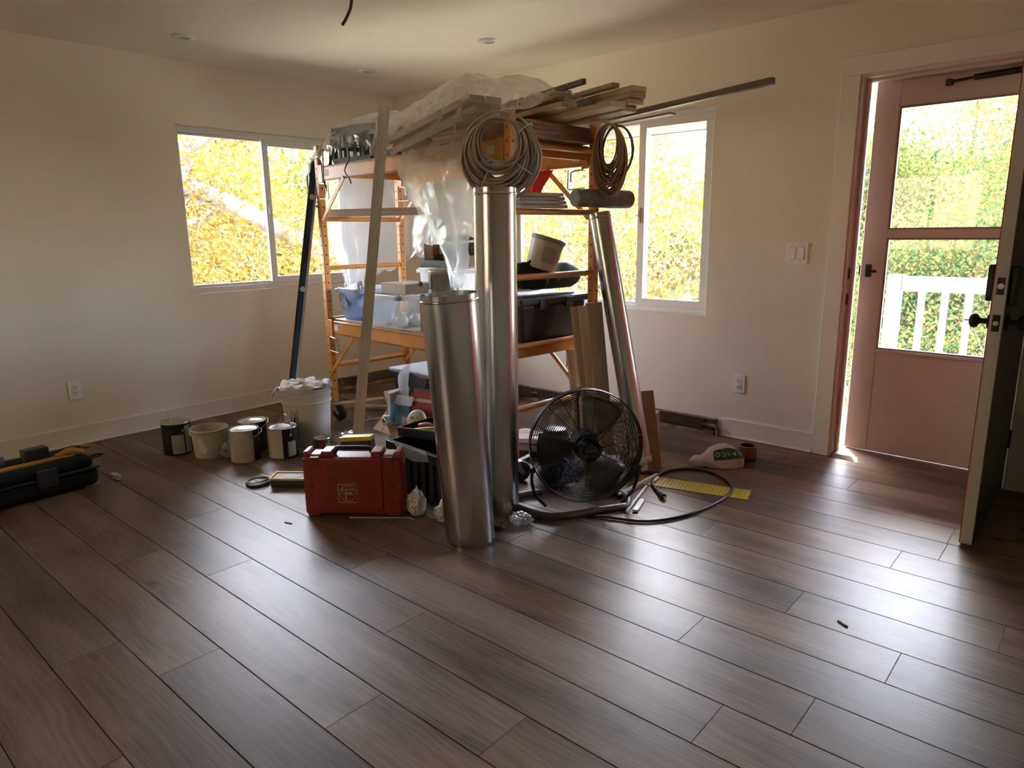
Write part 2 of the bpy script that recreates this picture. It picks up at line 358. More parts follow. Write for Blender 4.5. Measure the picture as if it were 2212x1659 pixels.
# windows: sliding vinyl units set back in plain drywall openings
def slider(name, axis, u0, u1, z0, z1, w0, um, fine_first):
    """axis 'x': wall in plane x=0, u is y; w grows to the outside"""
    sgn = -1 if axis == 'x' else 1
    def P(u, w, z): return (sgn * w, u, z) if axis == 'x' else (u, sgn * w, z)
    def B(mb, ua, ub, za, zb, wa, wb): mb.bb(P(ua, wa, za), P(ub, wb, zb)); return mb
    root = bpy.data.objects.new(name, None); COL.objects.link(root); struct(root)
    t = .035
    for (a, b, c, d) in ((u0, u1, z0, z0 + t), (u0, u1, z1 - t, z1), (u0, u0 + t, z0 + t, z1 - t), (u1 - t, u1, z0 + t, z1 - t)):
        B(MB(), a, b, c, d, w0, w0 + .075).build('frame_member', M_vinyl, root, bevel=.003, seg=1)
    def sash(ua, ub, wa, th, nm):
        s = bpy.data.objects.new('sash', None); COL.objects.link(s); s.parent = root
        mb = MB(); za, zb = z0 + t, z1 - t
        for (a, b, c, d) in ((ua, ub, za, za + th), (ua, ub, zb - th, zb), (ua, ua + th, za + th, zb - th), (ub - th, ub, za + th, zb - th)):
            B(MB(), a, b, c, d, wa, wa + .03).build('sash_rail', M_vinyl, s, bevel=.002, seg=1)
        B(MB(), ua + th, ub - th, za + th, zb - th, wa + .013, wa + .017).build('pane', M_glass, s)
    if fine_first:
        sash(u0 + t, um + .02, w0 + .038, .018, 0); sash(um - .025, u1 - t, w0 + .006, .048, 1)
    else:
        sash(u0 + t, um + .02, w0 + .038, .018, 0); sash(um - .03, u1 - t, w0 + .006, .048, 1)
    lt = MB(); B(lt, um - .018, um - .002, (z0 + z1) / 2 - .05, (z0 + z1) / 2 + .05, w0 - .008, w0 + .006); B(lt, um - .014, um - .006, (z0 + z1) / 2 - .012, (z0 + z1) / 2 + .03, w0 - .02, w0 - .008)
    lt.build('latch', M_vinyl, root, bevel=.002)
    return root
slider('window_1', 'x', AW[0], AW[1], AW[2], AW[3], .055, -1.215, True)
slider('window_2', 'y', BW[0], BW[1], BW[2], BW[3], .055, 2.372, False)
bk = bpy.data.objects.new('fill_window', None); COL.objects.link(bk); struct(bk)  # unseen window added behind the camera to let in fill light
for (a, b, c, d) in ((1.3, 2.6, .9, .95), (1.3, 2.6, 2.0, 2.05), (1.3, 1.35, .95, 2.0), (2.55, 2.6, .95, 2.0), (1.925, 1.975, .95, 2.0)):
    MB().bb((a, YM - .12, c), (b, YM - .05, d)).build('frame_member', M_vinyl, bk)
for (a, b) in ((1.35, 1.925), (1.975, 2.55)): MB().bb((a, YM - .09, .95), (b, YM - .086, 2.0)).build('pane', M_glass, bk)

# door surround
for i, (a, b) in enumerate((((3.592, -.016, 0), (3.684, 0, 2.044)), ((3.592, -.016, 2.044), (4.608, 0, 2.136)), ((4.516, -.016, 0), (4.608, 0, 2.044)))):
    struct(MB().bb(a, b).build('trim_%d' % (i + 1), M_trim, bevel=.002, seg=1))
M_jamb = mat('jamb_paint', (.74, .66, .60), .45)
dj = struct(MB().bb((3.688, 0, 0), (3.700, .16, 2.04)).build('trim_4', M_jamb, bevel=.001, seg=1))
MB().bb((3.700, .048, 0), (3.714, .085, 2.028)).build('stop', M_jamb, dj, bevel=.002, seg=1)
dh = struct(MB().bb((3.700, 0, 2.028), (4.500, .16, 2.040)).build('trim_5', M_jamb, bevel=.001, seg=1))
MB().bb((3.714, .048, 2.012), (4.486, .085, 2.028)).build('stop', M_jamb, dh, bevel=.002, seg=1)
dr = struct(MB().bb((4.500, 0, 0), (4.512, .16, 2.04)).build('trim_6', M_jamb, bevel=.001, seg=1))
MB().bb((4.486, .048, 0), (4.500, .085, 2.028)).build('stop', M_jamb, dr, bevel=.002, seg=1)
M_black = mat('black_iron', (.012, .012, .012), .45, .4)
MB().bb((3.6995, .012, 1.005), (3.7025, .04, 1.065)).build('strike_plate', M_black, dj)
MB().bb((3.6995, .012, .865), (3.7025, .04, .925)).build('strike_plate', M_black, dj)
M_thr = wood('threshold_oak', (.20, .13, .08), (.09, .055, .035))
struct(MB().add([(3.70, -.03, 0), (4.50, -.03, 0), (4.50, .0, .018), (3.70, 0, .018), (3.70, .20, .022), (4.50, .20, .022), (3.70, .20, -.02), (4.50, .20, -.02), (3.70, -.03, -.02), (4.50, -.03, -.02)],
      [(0, 1, 2, 3), (3, 2, 5, 4), (4, 5, 7, 6), (0, 3, 4, 6, 8), (1, 9, 7, 5, 2), (8, 9, 1, 0), (6, 7, 9, 8)]).build('trim_7', M_thr))

# inner door, swung fully into the room
M_red = mat('door_red', (.42, .045, .028), .4)
M_doorin = mat('door_inside', (.045, .036, .028), .45)
M_edge = mat('door_edge', (.62, .57, .50), .5)
d1 = bpy.data.objects.new('door_1', None); COL.objects.link(d1); struct(d1); d1.location = (4.49, -.018, .012); d1.rotation_euler = (0, 0, math.radians(.2))
MB().bb((-.021, -.862, 0), (.021, 0, 2.02)).build('core', M_edge, d1, bevel=.0015, seg=1)
MB().bb((-.0245, -.861, .001), (-.021, -.001, 2.019)).build('outer_skin', M_red, d1)
MB().bb((.021, -.861, .001), (.0235, -.001, 2.019)).build('inner_skin', M_doorin, d1)
for z in (.905, 1.045): MB().bb((-.0125, -.8635, z - .032), (.0125, -.8615, z + .032)).build('edge_plate', M_black, d1, bevel=.0005, seg=1)
MB().cyl((0, -.861, .905), (0, -.872, .905), .009, n=12).build('latch_bolt', mat('worn_steel', (.6, .58, .55), .3, 1), d1, smooth=40)
MB().cyl((0, -.861, 1.045), (0, -.866, 1.045), .011, n=12).build('dead_bolt', MATS['worn_steel'], d1, smooth=40)
def knob(s):
    m = align((s, 0, 0)); MB().lathe([(0, 0), (.030, 0), (.032, .004), (.028, .010), (.012, .012), (.010, .030), (.014, .036), (.024, .042), (.029, .052), (.027, .063), (.016, .070), (0, .072)], 20, (s * .0245, -.80, .905), m).build('door_knob', M_black, d1, smooth=60)
knob(-1); knob(1)
MB().bb((-.049, -.835, .985), (-.0245, -.765, 1.125)).build('keypad_lock', M_black, d1, bevel=.006)
MB().bb((.0235, -.84, .97), (.052, -.76, 1.12)).build('lock_housing', M_black, d1, bevel=.008)
MB().cyl((-.0965, -.80, .905), (-.112, -.80, .905), .003, n=6).build('key', MATS['worn_steel'], d1)
for z in (.25, 1.0, 1.78): MB().cyl((.026, -.007, z - .045), (.026, -.007, z + .045), .007, n=8).build('hinge', M_black, d1, smooth=40)

# storm door, slightly ajar on its outer hinges
M_storm = mat('storm_door_paint', (.66, .56, .51), .4, var=.06, vscale=3)
d2 = bpy.data.objects.new('door_2', None); COL.objects.link(d2); struct(d2); d2.location = (4.496, .125, .026); d2.rotation_euler = (0, 0, math.radians(-2.2))
W2 = .775; gx0, gx1 = -.655, -.12
MB().bb((-W2, 0, .0), (gx0, .032, 2.0)).build('stile', M_storm, d2, bevel=.003, seg=1)
MB().bb((gx1, 0, .0), (0, .032, 2.0)).build('stile', M_storm, d2, bevel=.003, seg=1)
MB().bb((gx0, 0, 1.865), (gx1, .032, 2.0)).build('top_rail', M_storm, d2, bevel=.003, seg=1)
MB().bb((gx0, .002, 0), (gx1, .030, .59)).build('kick_panel', M_storm, d2, bevel=.002, seg=1)
MB().bb((gx0, -.004, 1.195), (gx1, .030, 1.24)).build('middle_rail', M_storm, d2, bevel=.003, seg=1)
M_gsk = mat('grey_gasket', (.30, .27, .26), .6)
for (z0, z1) in ((.59, 1.195), (1.24, 1.865)):
    for (a, b, c, d) in ((gx0, gx0 + .009, z0, z1), (gx1 - .009, gx1, z0, z1), (gx0 + .009, gx1 - .009, z0, z0 + .009), (gx0 + .009, gx1 - .009, z1 - .009, z1)):
        MB().bb((a, .006, c), (b, .026, d)).build('glazing_bead', M_gsk, d2)
    MB().bb((gx0 + .009, .014, z0 + .009), (gx1 - .009, .017, z1 - .009)).build('pane', M_sglass, d2)
MB().bb((gx0, -.010, .575), (gx1, 0, .590)).build('sill_bead', M_storm, d2, bevel=.002, seg=1)
MB().bb((-W2 + .028, -.006, .985), (-W2 + .058, 0, 1.055)).build('handle_plate', M_black, d2, bevel=.002)
hl = MB().cyl((-W2 + .043, -.006, 1.022), (-W2 + .043, -.032, 1.022), .008, n=10).build('door_handle', M_black, d2, smooth=40)
MB().bar((-W2 + .043, -.030, 1.022), (-W2 + .092, -.032, 1.018), .012, .014).build('lever', M_black, hl, bevel=.003)
MB().bb((-W2 - .001, .010, .99), (-W2 - .010, .024, 1.05)).build('latch_bolt', M_black, d2)
cl = MB().cyl((-.33, -.03, 1.955), (-.06, -.03, 1.965), .014, n=12).build('door_closer', M_black, d2, smooth=40)
MB().cyl((-.44, -.028, 1.949), (-.33, -.03, 1.955), .006, n=8).build('rod', M_black, cl, smooth=40)
MB().bb((-.45, -.034, 1.935), (-.425, -.0, 1.962)).build('bracket', M_black, cl)

# exposed heating fin-tube where the baseboard has been taken off
M_heat = mat('dirty_heater', (.30, .245, .185), .7, .2, var=.6, vscale=26, bump=.4, bscale=90)
M_fin = mat('dirty_fin', (.42, .37, .30), .55, .5, var=.5, vscale=40)
M_back = mat('heater_backplate', (.40, .32, .25), .7, var=.55, vscale=14, col2=(.16, .10, .07), bump=.3)
def heater(name, label, p0, p1, n, segs):
    p0, p1, n = Vector(p0), Vector(p1), Vector(n); d = (p1 - p0).normalized(); L = (p1 - p0).length
    root = thing(name, label, 'heater', p0); q = p1 - p0
    MB().bar(n * .004 + V(0, 0, .052), q + n * .004 + V(0, 0, .052), .008, .10).build('back_plate', M_back, root)
    MB().bar(n * .026 + V(0, 0, .014), q + n * .026 + V(0, 0, .014), .034, .026).build('lower_lip', M_back, root, bevel=.003, seg=1)
    MB().bar(n * .020 + V(0, 0, .101), q + n * .020 + V(0, 0, .101), .030, .006).build('top_lip', M_heat, root)
    MB().cyl(n * .034 + V(0, 0, .062), q + n * .034 + V(0, 0, .062), .011, n=10).build('pipe', M_heat, root, smooth=40)
    for (a, b) in segs:
        fb = MB(); k = int((b - a) / .009)
        for i in range(k): 
            c = d * (a + (b - a) * i / k) + n * .034 + V(0, 0, .064 + random.uniform(-.002, .002)); fb.bar(c - d * .0006, c + d * .0006, .046, .056)
        tag(fb.build('fin_block', M_fin, root), kind='stuff')
    return root, d, L
h1, d_, L_ = heater('baseboard_heater', 'dirty exposed heating pipe with fins low on the wall beside the door', (1.05, 0, 0), (3.0, 0, 0), (0, -1, 0), ((.02, .46), (.52, 1.88)))
MB().tube([V(1.94, -.034, .062), V(1.965, -.034, .06), V(1.972, -.034, .04), V(1.972, -.034, 0.002)], .013, 10).build('elbow', M_heat, h1, smooth=60)
heater('baseboard_heater', 'dirty exposed heating pipe with fins under the window behind the scaffold', (0, -.77, 0), (0, -.02, 0), (1, 0, 0), ((.03, .70),))

# wall plates
def plate(name, label, cat, loc, rz, w, h, kind, group=None):
    r = thing(name, label, cat, loc, rz, group)          # local: face towards -y
    MB().bb((-w / 2, -.006, -h / 2), (w / 2, 0, h / 2)).build('cover_plate', M_plate, r, bevel=.003)
    if kind == 'switch':
        for s in (-.023, .023):
            k = MB().add([(s - .0165, -.0062, -.034), (s + .0165, -.0062, -.034), (s + .0165, -.0062, .034), (s - .0165, -.0062, .034), (s - .0165, -.0125, -.034), (s + .0165, -.0125, -.034), (s + .0165, -.007, .034), (s - .0165, -.007, .034)],
                [(0, 1, 2, 3), (4, 7, 6, 5), (0, 4, 5, 1), (2, 6, 7, 3), (0, 3, 7, 4), (1, 5, 6, 2)]).build('rocker', M_plate, r, bevel=.001, seg=1)
            MB().bb((s - .018, -.0065, -.0355), (s + .018, -.0058, .0355)).build('recess', M_gsk, r)
            for z in (-.045, .045): MB().cyl((s, -.0055, z), (s, -.0068, z), .003, n=8).build('screw', M_gsk, r)
    else:
        MB().bb((-.017, -.0082, -.034), (.017, -.0055, .034)).build('receptacle', M_plate, r, bevel=.001, seg=1)
        dk = mat('slot_dark', (.04, .035, .03), .6)
        for z in (-.018, .018):
            for s in (-.006, .006): MB().bb((s - .0013, -.0088, z - .002), (s + .0013, -.008, z + .007)).build('slot', dk, r)
            MB().cyl((0, -.0088, z - .008), (0, -.008, z - .008), .0026, n=8).build('slot', dk, r)
    return r
plate('light_switch', 'white double rocker light switch plate on the wall beside the door', 'switch', (3.424, 0, 1.141), 0, .125, .120, 'switch')
plate('power_outlet', 'white double power outlet low on the wall beside the door', 'outlet', (3.131, 0, .347), 0, .078, .116, 'outlet')
plate('power_outlet', 'white double power outlet low on the wall above the black toolbox', 'outlet', (.0004, -2.686, .348), PI / 2, .078, .118, 'outlet')

# recessed ceiling lights (off) and the loose cable end
M_lens = mat('light_lens', (.42, .40, .37), .5)
M_ltr = mat('light_trim', (.80, .78, .74), .4)
for (x, y, lab) in ((.575, -2.04, 'round white recessed ceiling light above the left wall, leftmost of three'), (1.78, -.756, 'round white recessed ceiling light above the scaffold, rightmost of three'), (.624, -.773, 'round white recessed ceiling light nearest the corner of the walls')):
    r = thing('ceiling_light', lab, 'ceiling light', (x, y, H), 0, 'recessed ceiling lights')
    MB().lathe([(.032, -.001), (.034, -.007), (.062, -.006), (.066, 0)], 28).build('trim_ring', M_ltr, r, smooth=60)
    MB().lathe([(0, -.0035), (.033, -.0035)], 28).build('lens', M_lens, r)
    
wire = MB().tube(crom([V(1.815, -1.775, 2.40), V(1.80, -1.775, 2.36), V(1.765, -1.778, 2.32), V(1.735, -1.78, 2.297)], 6), .0075, 8).build('ceiling_cable', mat('black_cable', (.012, .012, .013), .4), smooth=60)
tag(wire, 'loose black cable end sticking down out of the ceiling', 'cable')
# ---------------------------------------------------------------- outside: roof edge, porch, trees, hillside
M_ext = mat('outside_siding', (.55, .52, .47), .7)
M_roof = mat('roof_board', (.45, .42, .38), .8)
struct(MB().bb((-.62, YM - .7, 2.56), (XM + .7, .80, 2.70)).build('roof', M_roof))
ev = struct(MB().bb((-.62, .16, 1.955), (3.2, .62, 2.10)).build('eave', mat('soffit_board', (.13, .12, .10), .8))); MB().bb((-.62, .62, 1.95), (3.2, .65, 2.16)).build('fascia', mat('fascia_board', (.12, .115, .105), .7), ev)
pr = struct(MB().bb((3.2, .16, 2.30), (XM + .7, 2.0, 2.36)).build('porch_roof', M_ext)); MB().bb((3.2, 1.96, 2.16), (XM + .7, 2.0, 2.36)).build('fascia', M_ext, pr)
struct(MB().bb((-3.0, -10.7, -3.6), (9.0, -10.5, 3.4)).build('wall_bounce', mat('bounce_wall_tan', (.60, .44, .28), .9)))  # unseen wall, added to bounce warm sunlight in through the back opening
M_deck = wood('deck_wood', (.42, .36, .30), (.22, .18, .15))
dk = struct(MB().bb((3.0, .16, -.20), (XM, 1.75, -.16)).build('ground_deck', mat('deck_frame', (.25, .21, .18), .8)))
for i in range(10): MB().bb((3.0, .17 + i * .158, -.16), (XM, .17 + i * .158 + .148, -.125)).build('plank', M_deck, dk)
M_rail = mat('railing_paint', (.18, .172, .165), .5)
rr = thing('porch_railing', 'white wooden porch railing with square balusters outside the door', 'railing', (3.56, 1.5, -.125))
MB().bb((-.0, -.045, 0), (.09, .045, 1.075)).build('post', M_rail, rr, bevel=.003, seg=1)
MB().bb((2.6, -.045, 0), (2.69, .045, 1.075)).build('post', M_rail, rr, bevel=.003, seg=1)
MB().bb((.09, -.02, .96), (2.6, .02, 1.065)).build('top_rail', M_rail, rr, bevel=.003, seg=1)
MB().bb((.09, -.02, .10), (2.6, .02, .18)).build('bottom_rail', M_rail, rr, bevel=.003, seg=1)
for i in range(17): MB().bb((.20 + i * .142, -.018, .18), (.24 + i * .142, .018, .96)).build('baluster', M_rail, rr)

M_bark = mat('bark', (.17, .135, .115), .9, var=.55, vscale=9, bump=.8, bscale=30, stretch=(1, 1, .4))
M_twig = mat('twig_bark', (.10, .085, .07), .9)
M_leafY = leafm('yellow_leaf', [(.10, .044, .003), (.145, .070, .005), (.165, .088, .008), (.20, .127, .022), (.23, .175, .075), (.07, .06, .012)], .5)
M_leafG = leafm('green_leaf', [(.018, .040, .010), (.032, .060, .014), (.052, .08, .026), (.10, .09, .02), (.10, .048, .018)], .4)
M_leafB = leafm('pale_leaf', [(.12, .085, .02), (.155, .113, .027), (.085, .085, .035), (.15, .13, .08)], .45)
def leaves(name, material, centers, spread, n, size, parent, seed, droop=.0, stuff=True):
    rng = np.random.default_rng(seed); C = np.array([tuple(c) for c in centers], float); k = rng.integers(0, len(C), n)
    p = C[k] + rng.normal(0, 1, (n, 3)) * np.array(spread)
    a = rng.normal(0, 1, (n, 3)); a[:, 2] -= droop; a /= np.linalg.norm(a, axis=1)[:, None]
    b = rng.normal(0, 1, (n, 3)); b -= a * (a * b).sum(1)[:, None]; b /= np.linalg.norm(b, axis=1)[:, None]
    s = size * rng.uniform(.6, 1.3, n)[:, None]; nn = np.cross(a, b)
    vs = np.stack([p, p + a * s * .5 + b * s * .24 + nn * s * .06, p + a * s, p + a * s * .5 - b * s * .24 + nn * s * .06], 1).reshape(-1, 3)
    me = bpy.data.meshes.new(name); me.vertices.add(4 * n); me.vertices.foreach_set('co', vs.ravel()); me.loops.add(4 * n); me.loops.foreach_set('vertex_index', np.arange(4 * n))
    me.polygons.add(n); me.polygons.foreach_set('loop_start', np.arange(n) * 4); me.polygons.foreach_set('loop_total', np.full(n, 4)); me.update(); me.validate(); me.materials.append(material)
    o = bpy.data.objects.new(name, me); COL.objects.link(o); o.parent = parent
    if stuff: o['kind'] = 'stuff'
    return o
def tree(label, base, limbs, material, n, size, seed, spread=(.3, .3, .25), nt=60, trunk_r=.12, tl=1.0, name='tree', droop=.6, group='trees outside the windows'):
    """limbs: list of (list of points relative to base, r0, r1); twigs and leaves grow from their outer halves"""
    rg = random.Random(seed); root = thing(name, label, 'tree', base, 0, group); cen = []; tw = MB()
    for i, (pts, r0, r1) in enumerate(limbs):
        c = crom(pts, 8); m = len(c); rad = [r0 + (r1 - r0) * k / (m - 1) for k in range(m)]
        c = [p + Vector((noise.noise(p * 2.0 + V(seed, 0, 0)), noise.noise(p * 2.0 + V(0, seed, 9)), noise.noise(p * 2.0 + V(7, 0, seed)))) * .04 for p in c]
        MB().tube(c, rad, 10).build('trunk' if i == 0 else 'branch', M_bark, root, smooth=70)
        for k in range(nt // len(limbs)):
            q = c[int(m * rg.uniform(.25, 1) * .999)]; d = V(rg.gauss(0, 1), rg.gauss(0, 1), rg.gauss(-.05, .6)).normalized() * rg.uniform(.5, 1.3) * tl
            tp = crom([q, q + d * .5 + V(0, 0, .12 * tl), q + d + V(0, 0, -.05 * tl)], 5); tw.tube(tp, [.011 * (1 - .8 * j / (len(tp) - 1)) for j in range(len(tp))], 4, caps=False)
            cen += tp[2:]
            for e in range(2):
                s = tp[rg.randint(2, len(tp) - 2)]; d2 = V(rg.gauss(0, 1), rg.gauss(0, 1), rg.gauss(-.2, .5)).normalized() * rg.uniform(.3, .6) * tl
                t2 = crom([s, s + d2 * .5, s + d2 - V(0, 0, .1 * tl)], 3); tw.tube(t2, .004, 3, caps=False); cen += t2[1:]
    tag(tw.build('twigs', M_twig, root), kind='stuff')
    leaves('foliage', material, cen, spread, n, size, root, seed, droop); return root
G = -3.0
# the big leaning locust seen in the left window
tree('yellow locust tree with a thick leaning grey limb outside the left window', (-4.6, -1.1, G), [
    ([V(0, 0, 0), V(.2, .1, 2.2), V(.9, .5, 4.0), V(1.2, .8, 5.3)], .24, .15),
    ([V(.95, .35, 5.05), V(1.35, 1.0, 4.72), V(1.75, 1.75, 4.28), V(2.15, 2.6, 3.75), V(2.4, 3.5, 3.1)], .105, .085),
    ([V(1.2, .8, 5.2), V(1.5, 1.4, 5.6), V(1.7, 2.4, 5.9), V(1.6, 3.6, 5.8)], .07, .02),
    ([V(.9, .5, 4.0), V(.4, 1.5, 4.6), V(.2, 2.6, 4.5), V(.4, 3.8, 4.2)], .08, .02),
    ([V(.2, .1, 2.2), V(-.2, 1.2, 3.0), V(-.1, 2.4, 3.4), V(.2, 3.6, 3.5)], .08, .02)], M_leafY, 34000, .060, 3, (.12, .12, .10), nt=90)
tree('slender yellow locust tree filling the right window', (-1.6, 4.6, G), [
    ([V(0, 0, 0), V(.1, .0, 2.4), V(-.1, .1, 4.4), V(.1, .2, 6.4)], .15, .03),
    ([V(.1, 0, 2.6), V(.8, -.5, 3.6), V(1.5, -.8, 4.3), V(2.2, -.9, 4.7)], .07, .015),
    ([V(0, 0, 3.4), V(.9, -.1, 4.4), V(1.8, .1, 5.0)], .06, .012),
    ([V(0, .1, 3.6), V(-.9, -.4, 4.2), V(-1.7, -.9, 4.4)], .06, .012),
    ([V(0, .1, 4.0), V(.3, -.9, 4.8), V(.5, -1.7, 5.0)], .05, .012),
    ([V(.05, 0, 2.2), V(.9, -.2, 2.9), V(1.9, -.5, 3.3)], .05, .012)], M_leafY, 9000, .070, 11, (.11, .11, .10), nt=80)
tree('yellow locust tree standing behind the slender one', (-4.4, 8.2, G), [
    ([V(0, 0, 0), V(.2, 0, 2.5), V(0, .2, 5.0), V(.1, .2, 7.0)], .2, .04),
    ([V(.1, 0, 3), V(1.4, -.5, 4.3), V(2.6, -.7, 5.0)], .09, .02), ([V(0, 0, 3.4), V(-1.3, -.6, 4.6), V(-2.4, -1, 5.2)], .09, .02),
    ([V(0, .1, 4.2), V(.6, -1, 5.4), V(1.0, -2, 5.8)], .07, .02)], M_leafB, 10000, .12, 17, (.4, .4, .3), nt=70, tl=1.5)
for i, (lab, x, y, hgt, mm, sd, nn, sz) in enumerate((('leafy green tree straight outside the door', 3.0, 10.0, 5.0, M_leafG, 21, 52000, .085), ('leafy green tree outside the door, leftmost behind the railing', .4, 12.5, 6.0, M_leafG, 22, 44000, .10),
        ('pale yellowish tree behind the green ones outside the door', 1.6, 17.0, 8.5, M_leafB, 23, 34000, .13), ('tall pale tree far behind the right window', -7.5, 15.0, 8.0, M_leafB, 24, 15000, .22),
        ('leafy green tree far beyond the left window', -10.5, 5.0, 6.5, M_leafG, 25, 17000, .18), ('golden tree far beyond the left window', -9.5, 1.6, 6.8, M_leafY, 26, 20000, .15), ('small golden tree low outside the left window', -6.0, 2.2, 4.6, M_leafY, 28, 13000, .09))):
    rg = random.Random(sd); h = hgt
    tree(lab, (x, y, G - .4), [([V(0, 0, 0), V(.1, .1, h * .35), V(-.1, .1, h * .7), V(0, 0, h)], .16, .03)] +
         [([V(0, .05, h * f), V(math.cos(a) * h * .16, math.sin(a) * h * .16, h * (f + .12)), V(math.cos(a) * h * .32, math.sin(a) * h * .32, h * (f + .16))], .06, .015) for f, a in [(rg.uniform(.3, .75), rg.uniform(0, 6.28)) for _ in range(6)]],
         mm, nn, sz, sd, (.5, .5, .4), nt=70, tl=h * .22)
# hillside and far ground
def hills():
    mb = MB(); P = []
    for i in range(26):
        row = []; d = 3.5 + i * 2.4
        for j in range(41):
            a = math.radians(-35 + 250 * j / 40) ; x = 2 + math.cos(a) * d; y = -1 + math.sin(a) * d
            z = -3.4 + max(0, d - 15) * .235 + noise.noise(V(x * .12, y * .12, 0)) * .8 * min(1, d / 12)
            row.append(V(x, y, z))
        P.append(row)
    mb.grid(P); return mb
M_hill = mat('hillside_ground', (.48, .43, .33), 1, var=.5, vscale=.7, col2=(.28, .27, .18), bump=.2)
hl = struct(hills().build('hillside', M_hill, smooth=180))
rng = random.Random(5); cs = []
for i in range(420):
    d = rng.uniform(18, 50); a = math.radians(rng.uniform(78, 185)); x = 2 + math.cos(a) * d; y = -1 + math.sin(a) * d
    cs.append((x, y, -3.4 + max(0, d - 15) * .235 + .6))
sh = leaves('scrub_shrubs', M_leafG, cs[:300], (.9, .9, .55), 24000, .42, None, 9); tag(sh, 'scrubby green undergrowth covering the far hillside', 'shrubs', kind='stuff')
sh = leaves('dry_grass', M_leafB, cs[300:], (1.1, 1.1, .5), 9000, .45, None, 10); tag(sh, 'pale dry scrub scattered over the far hillside', 'scrub', kind='stuff')
# ---------------------------------------------------------------- the scaffold
SA = math.radians(-5.1); FLP = V(.765, -1.318, 0)
SU = V(math.cos(SA), math.sin(SA), 0); SV = V(-math.sin(SA), math.cos(SA), 0)
def SP(x, y, z): return FLP + SU * x + SV * y + V(0, 0, z)
SL, SWD = 1.815, .62
M_or = mat('orange_enamel', (.70, .285, .055), .42, var=.12, vscale=9, rvar=.1)
M_steel = mat('zinc_steel', (.52, .51, .49), .38, 1.0)
M_rub = mat('black_rubber', (.018, .018, .018), .6)
M_ply = wood('plywood_deck', (.45, .36, .27), (.30, .23, .17), 'X')
M_hole = mat('hole_dark', (.01, .009, .008), .9)
sf = thing('rolling_scaffold', 'orange steel rolling scaffold loaded with lumber and bins in the middle of the room', 'scaffold', FLP, SA)
hb = MB()
for (x, y) in ((0, 0), (SL, 0), (0, SWD), (SL, SWD)):
    MB().bb((x - .021, y - .021, .135), (x + .021, y + .021, 1.84)).build('post', M_or, sf, bevel=.004)
    for k in range(26):
        z = .22 + k * .0615
        hb.cyl((x, y - .0212, z), (x, y - .0218, z), .0055, n=8); hb.cyl((x + .0212, y, z), (x + .0218, y, z), .0055, n=8)
tag(hb.build('pin_holes', M_hole, sf), kind='stuff')
for x in (0, SL):
    for z in (.385, .71, 1.056, 1.375, 1.69): MB().cyl((x, .021, z), (x, SWD - .021, z), .0155, n=12).build('rung', M_or, sf, smooth=40)
for y, s in ((0, -1), (SWD, 1)):
    for zt in (.70, 1.705):
        yo = y + s * -.0
        r = MB().bb((.022, y - .016, zt - .085), (SL - .022, y - .004, zt)).bb((.022, y - .016, zt - .008), (SL - .022, y + .02, zt)).bb((.022, y - .016, zt - .085), (SL - .022, y + .02, zt - .077)).build('side_rail', M_or, sf)
        for e in (0, 1):
            xa = .022 if e == 0 else SL - .022; q = 1 if e == 0 else -1
            MB().bb((xa, y - .024, zt - .10), (xa + q * .05, y - .0165, zt + .012)).build('end_bracket', M_or, r, bevel=.002, seg=1)
            MB().bb((xa + q * .07, y - .0175, zt - .06), (xa + q * .12, y - .0162, zt - .02)).build('paper_label', mat('grimy_label', (.62, .58, .50), .7), r)
            MB().bar((xa - q * .003, y - .022, zt - .36), (xa + q * .315, y - .022, zt - .082), .008, .024).build('corner_brace', M_or, sf)
            MB().tube([V(xa + q * .03, y - .028, zt - .105), V(xa + q * .09, y - .034, zt - .108), V(xa + q * .115, y - .034, zt - .118), V(xa + q * .115, y - .034, zt - .165)], .005, 8).build('lock_pin', M_steel, sf, smooth=60)
            MB().tube([V(xa + q * .02, y - .03, zt - .20), V(xa + q * .13, y - .032, zt - .205), V(xa + q * .14, y - .032, zt - .195), V(xa + q * .135, y - .032, zt - .10)], .0038, 6).build('safety_loop', M_or if zt < 1 else M_steel, sf, smooth=60)
for zt in (.70, 1.705):
    MB().bb((.024, .022, zt - .004), (SL - .024, SWD - .022, zt + .012)).build('deck', M_ply, sf)
    for x in (.05, SL / 2, SL - .05): MB().bb((x - .015, .022, zt - .06), (x + .015, SWD - .022, zt - .005)).build('cross_member', M_or, sf)
def caster(x, y, ang):
    c = bpy.data.objects.new('caster', None); COL.objects.link(c); c.parent = sf; c.location = (x, y, 0); c.rotation_euler = (0, 0, ang)
    MB().cyl((0, 0, .118), (0, 0, .145), .020, n=14).build('swivel', M_steel, c, smooth=40)
    MB().bb((-.035, -.03, .112), (.035, .03, .118)).build('plate', M_steel, c)
    for s in (-1, 1): MB().add([(-.03, s * .024, .114), (.02, s * .024, .114), (.052, s * .024, .05), (.034, s * .024, .044), (-.03, s * .028, .114), (.02, s * .028, .114), (.052, s * .028, .05), (.034, s * .028, .044)], [(0, 1, 2, 3), (4, 7, 6, 5), (0, 4, 5, 1), (1, 5, 6, 2), (2, 6, 7, 3), (3, 7, 4, 0)]).build('fork', M_steel, c)
    m = align((0, 1, 0)); MB().lathe([(.012, -.02), (.034, -.02), (.048, -.018), (.0535, -.010), (.0535, .010), (.048, .018), (.034, .02), (.012, .02)], 24, (.042, 0, .0537), m).build('wheel', M_rub, c, smooth=50)
    MB().cyl((.042, -.03, .0537), (.042, .03, .0537), .011, n=10).build('axle', M_steel, c, smooth=40)
    MB().bar((.03, 0, .112), (.105, .012, .128), .028, .004).build('brake_lever', M_steel, c)
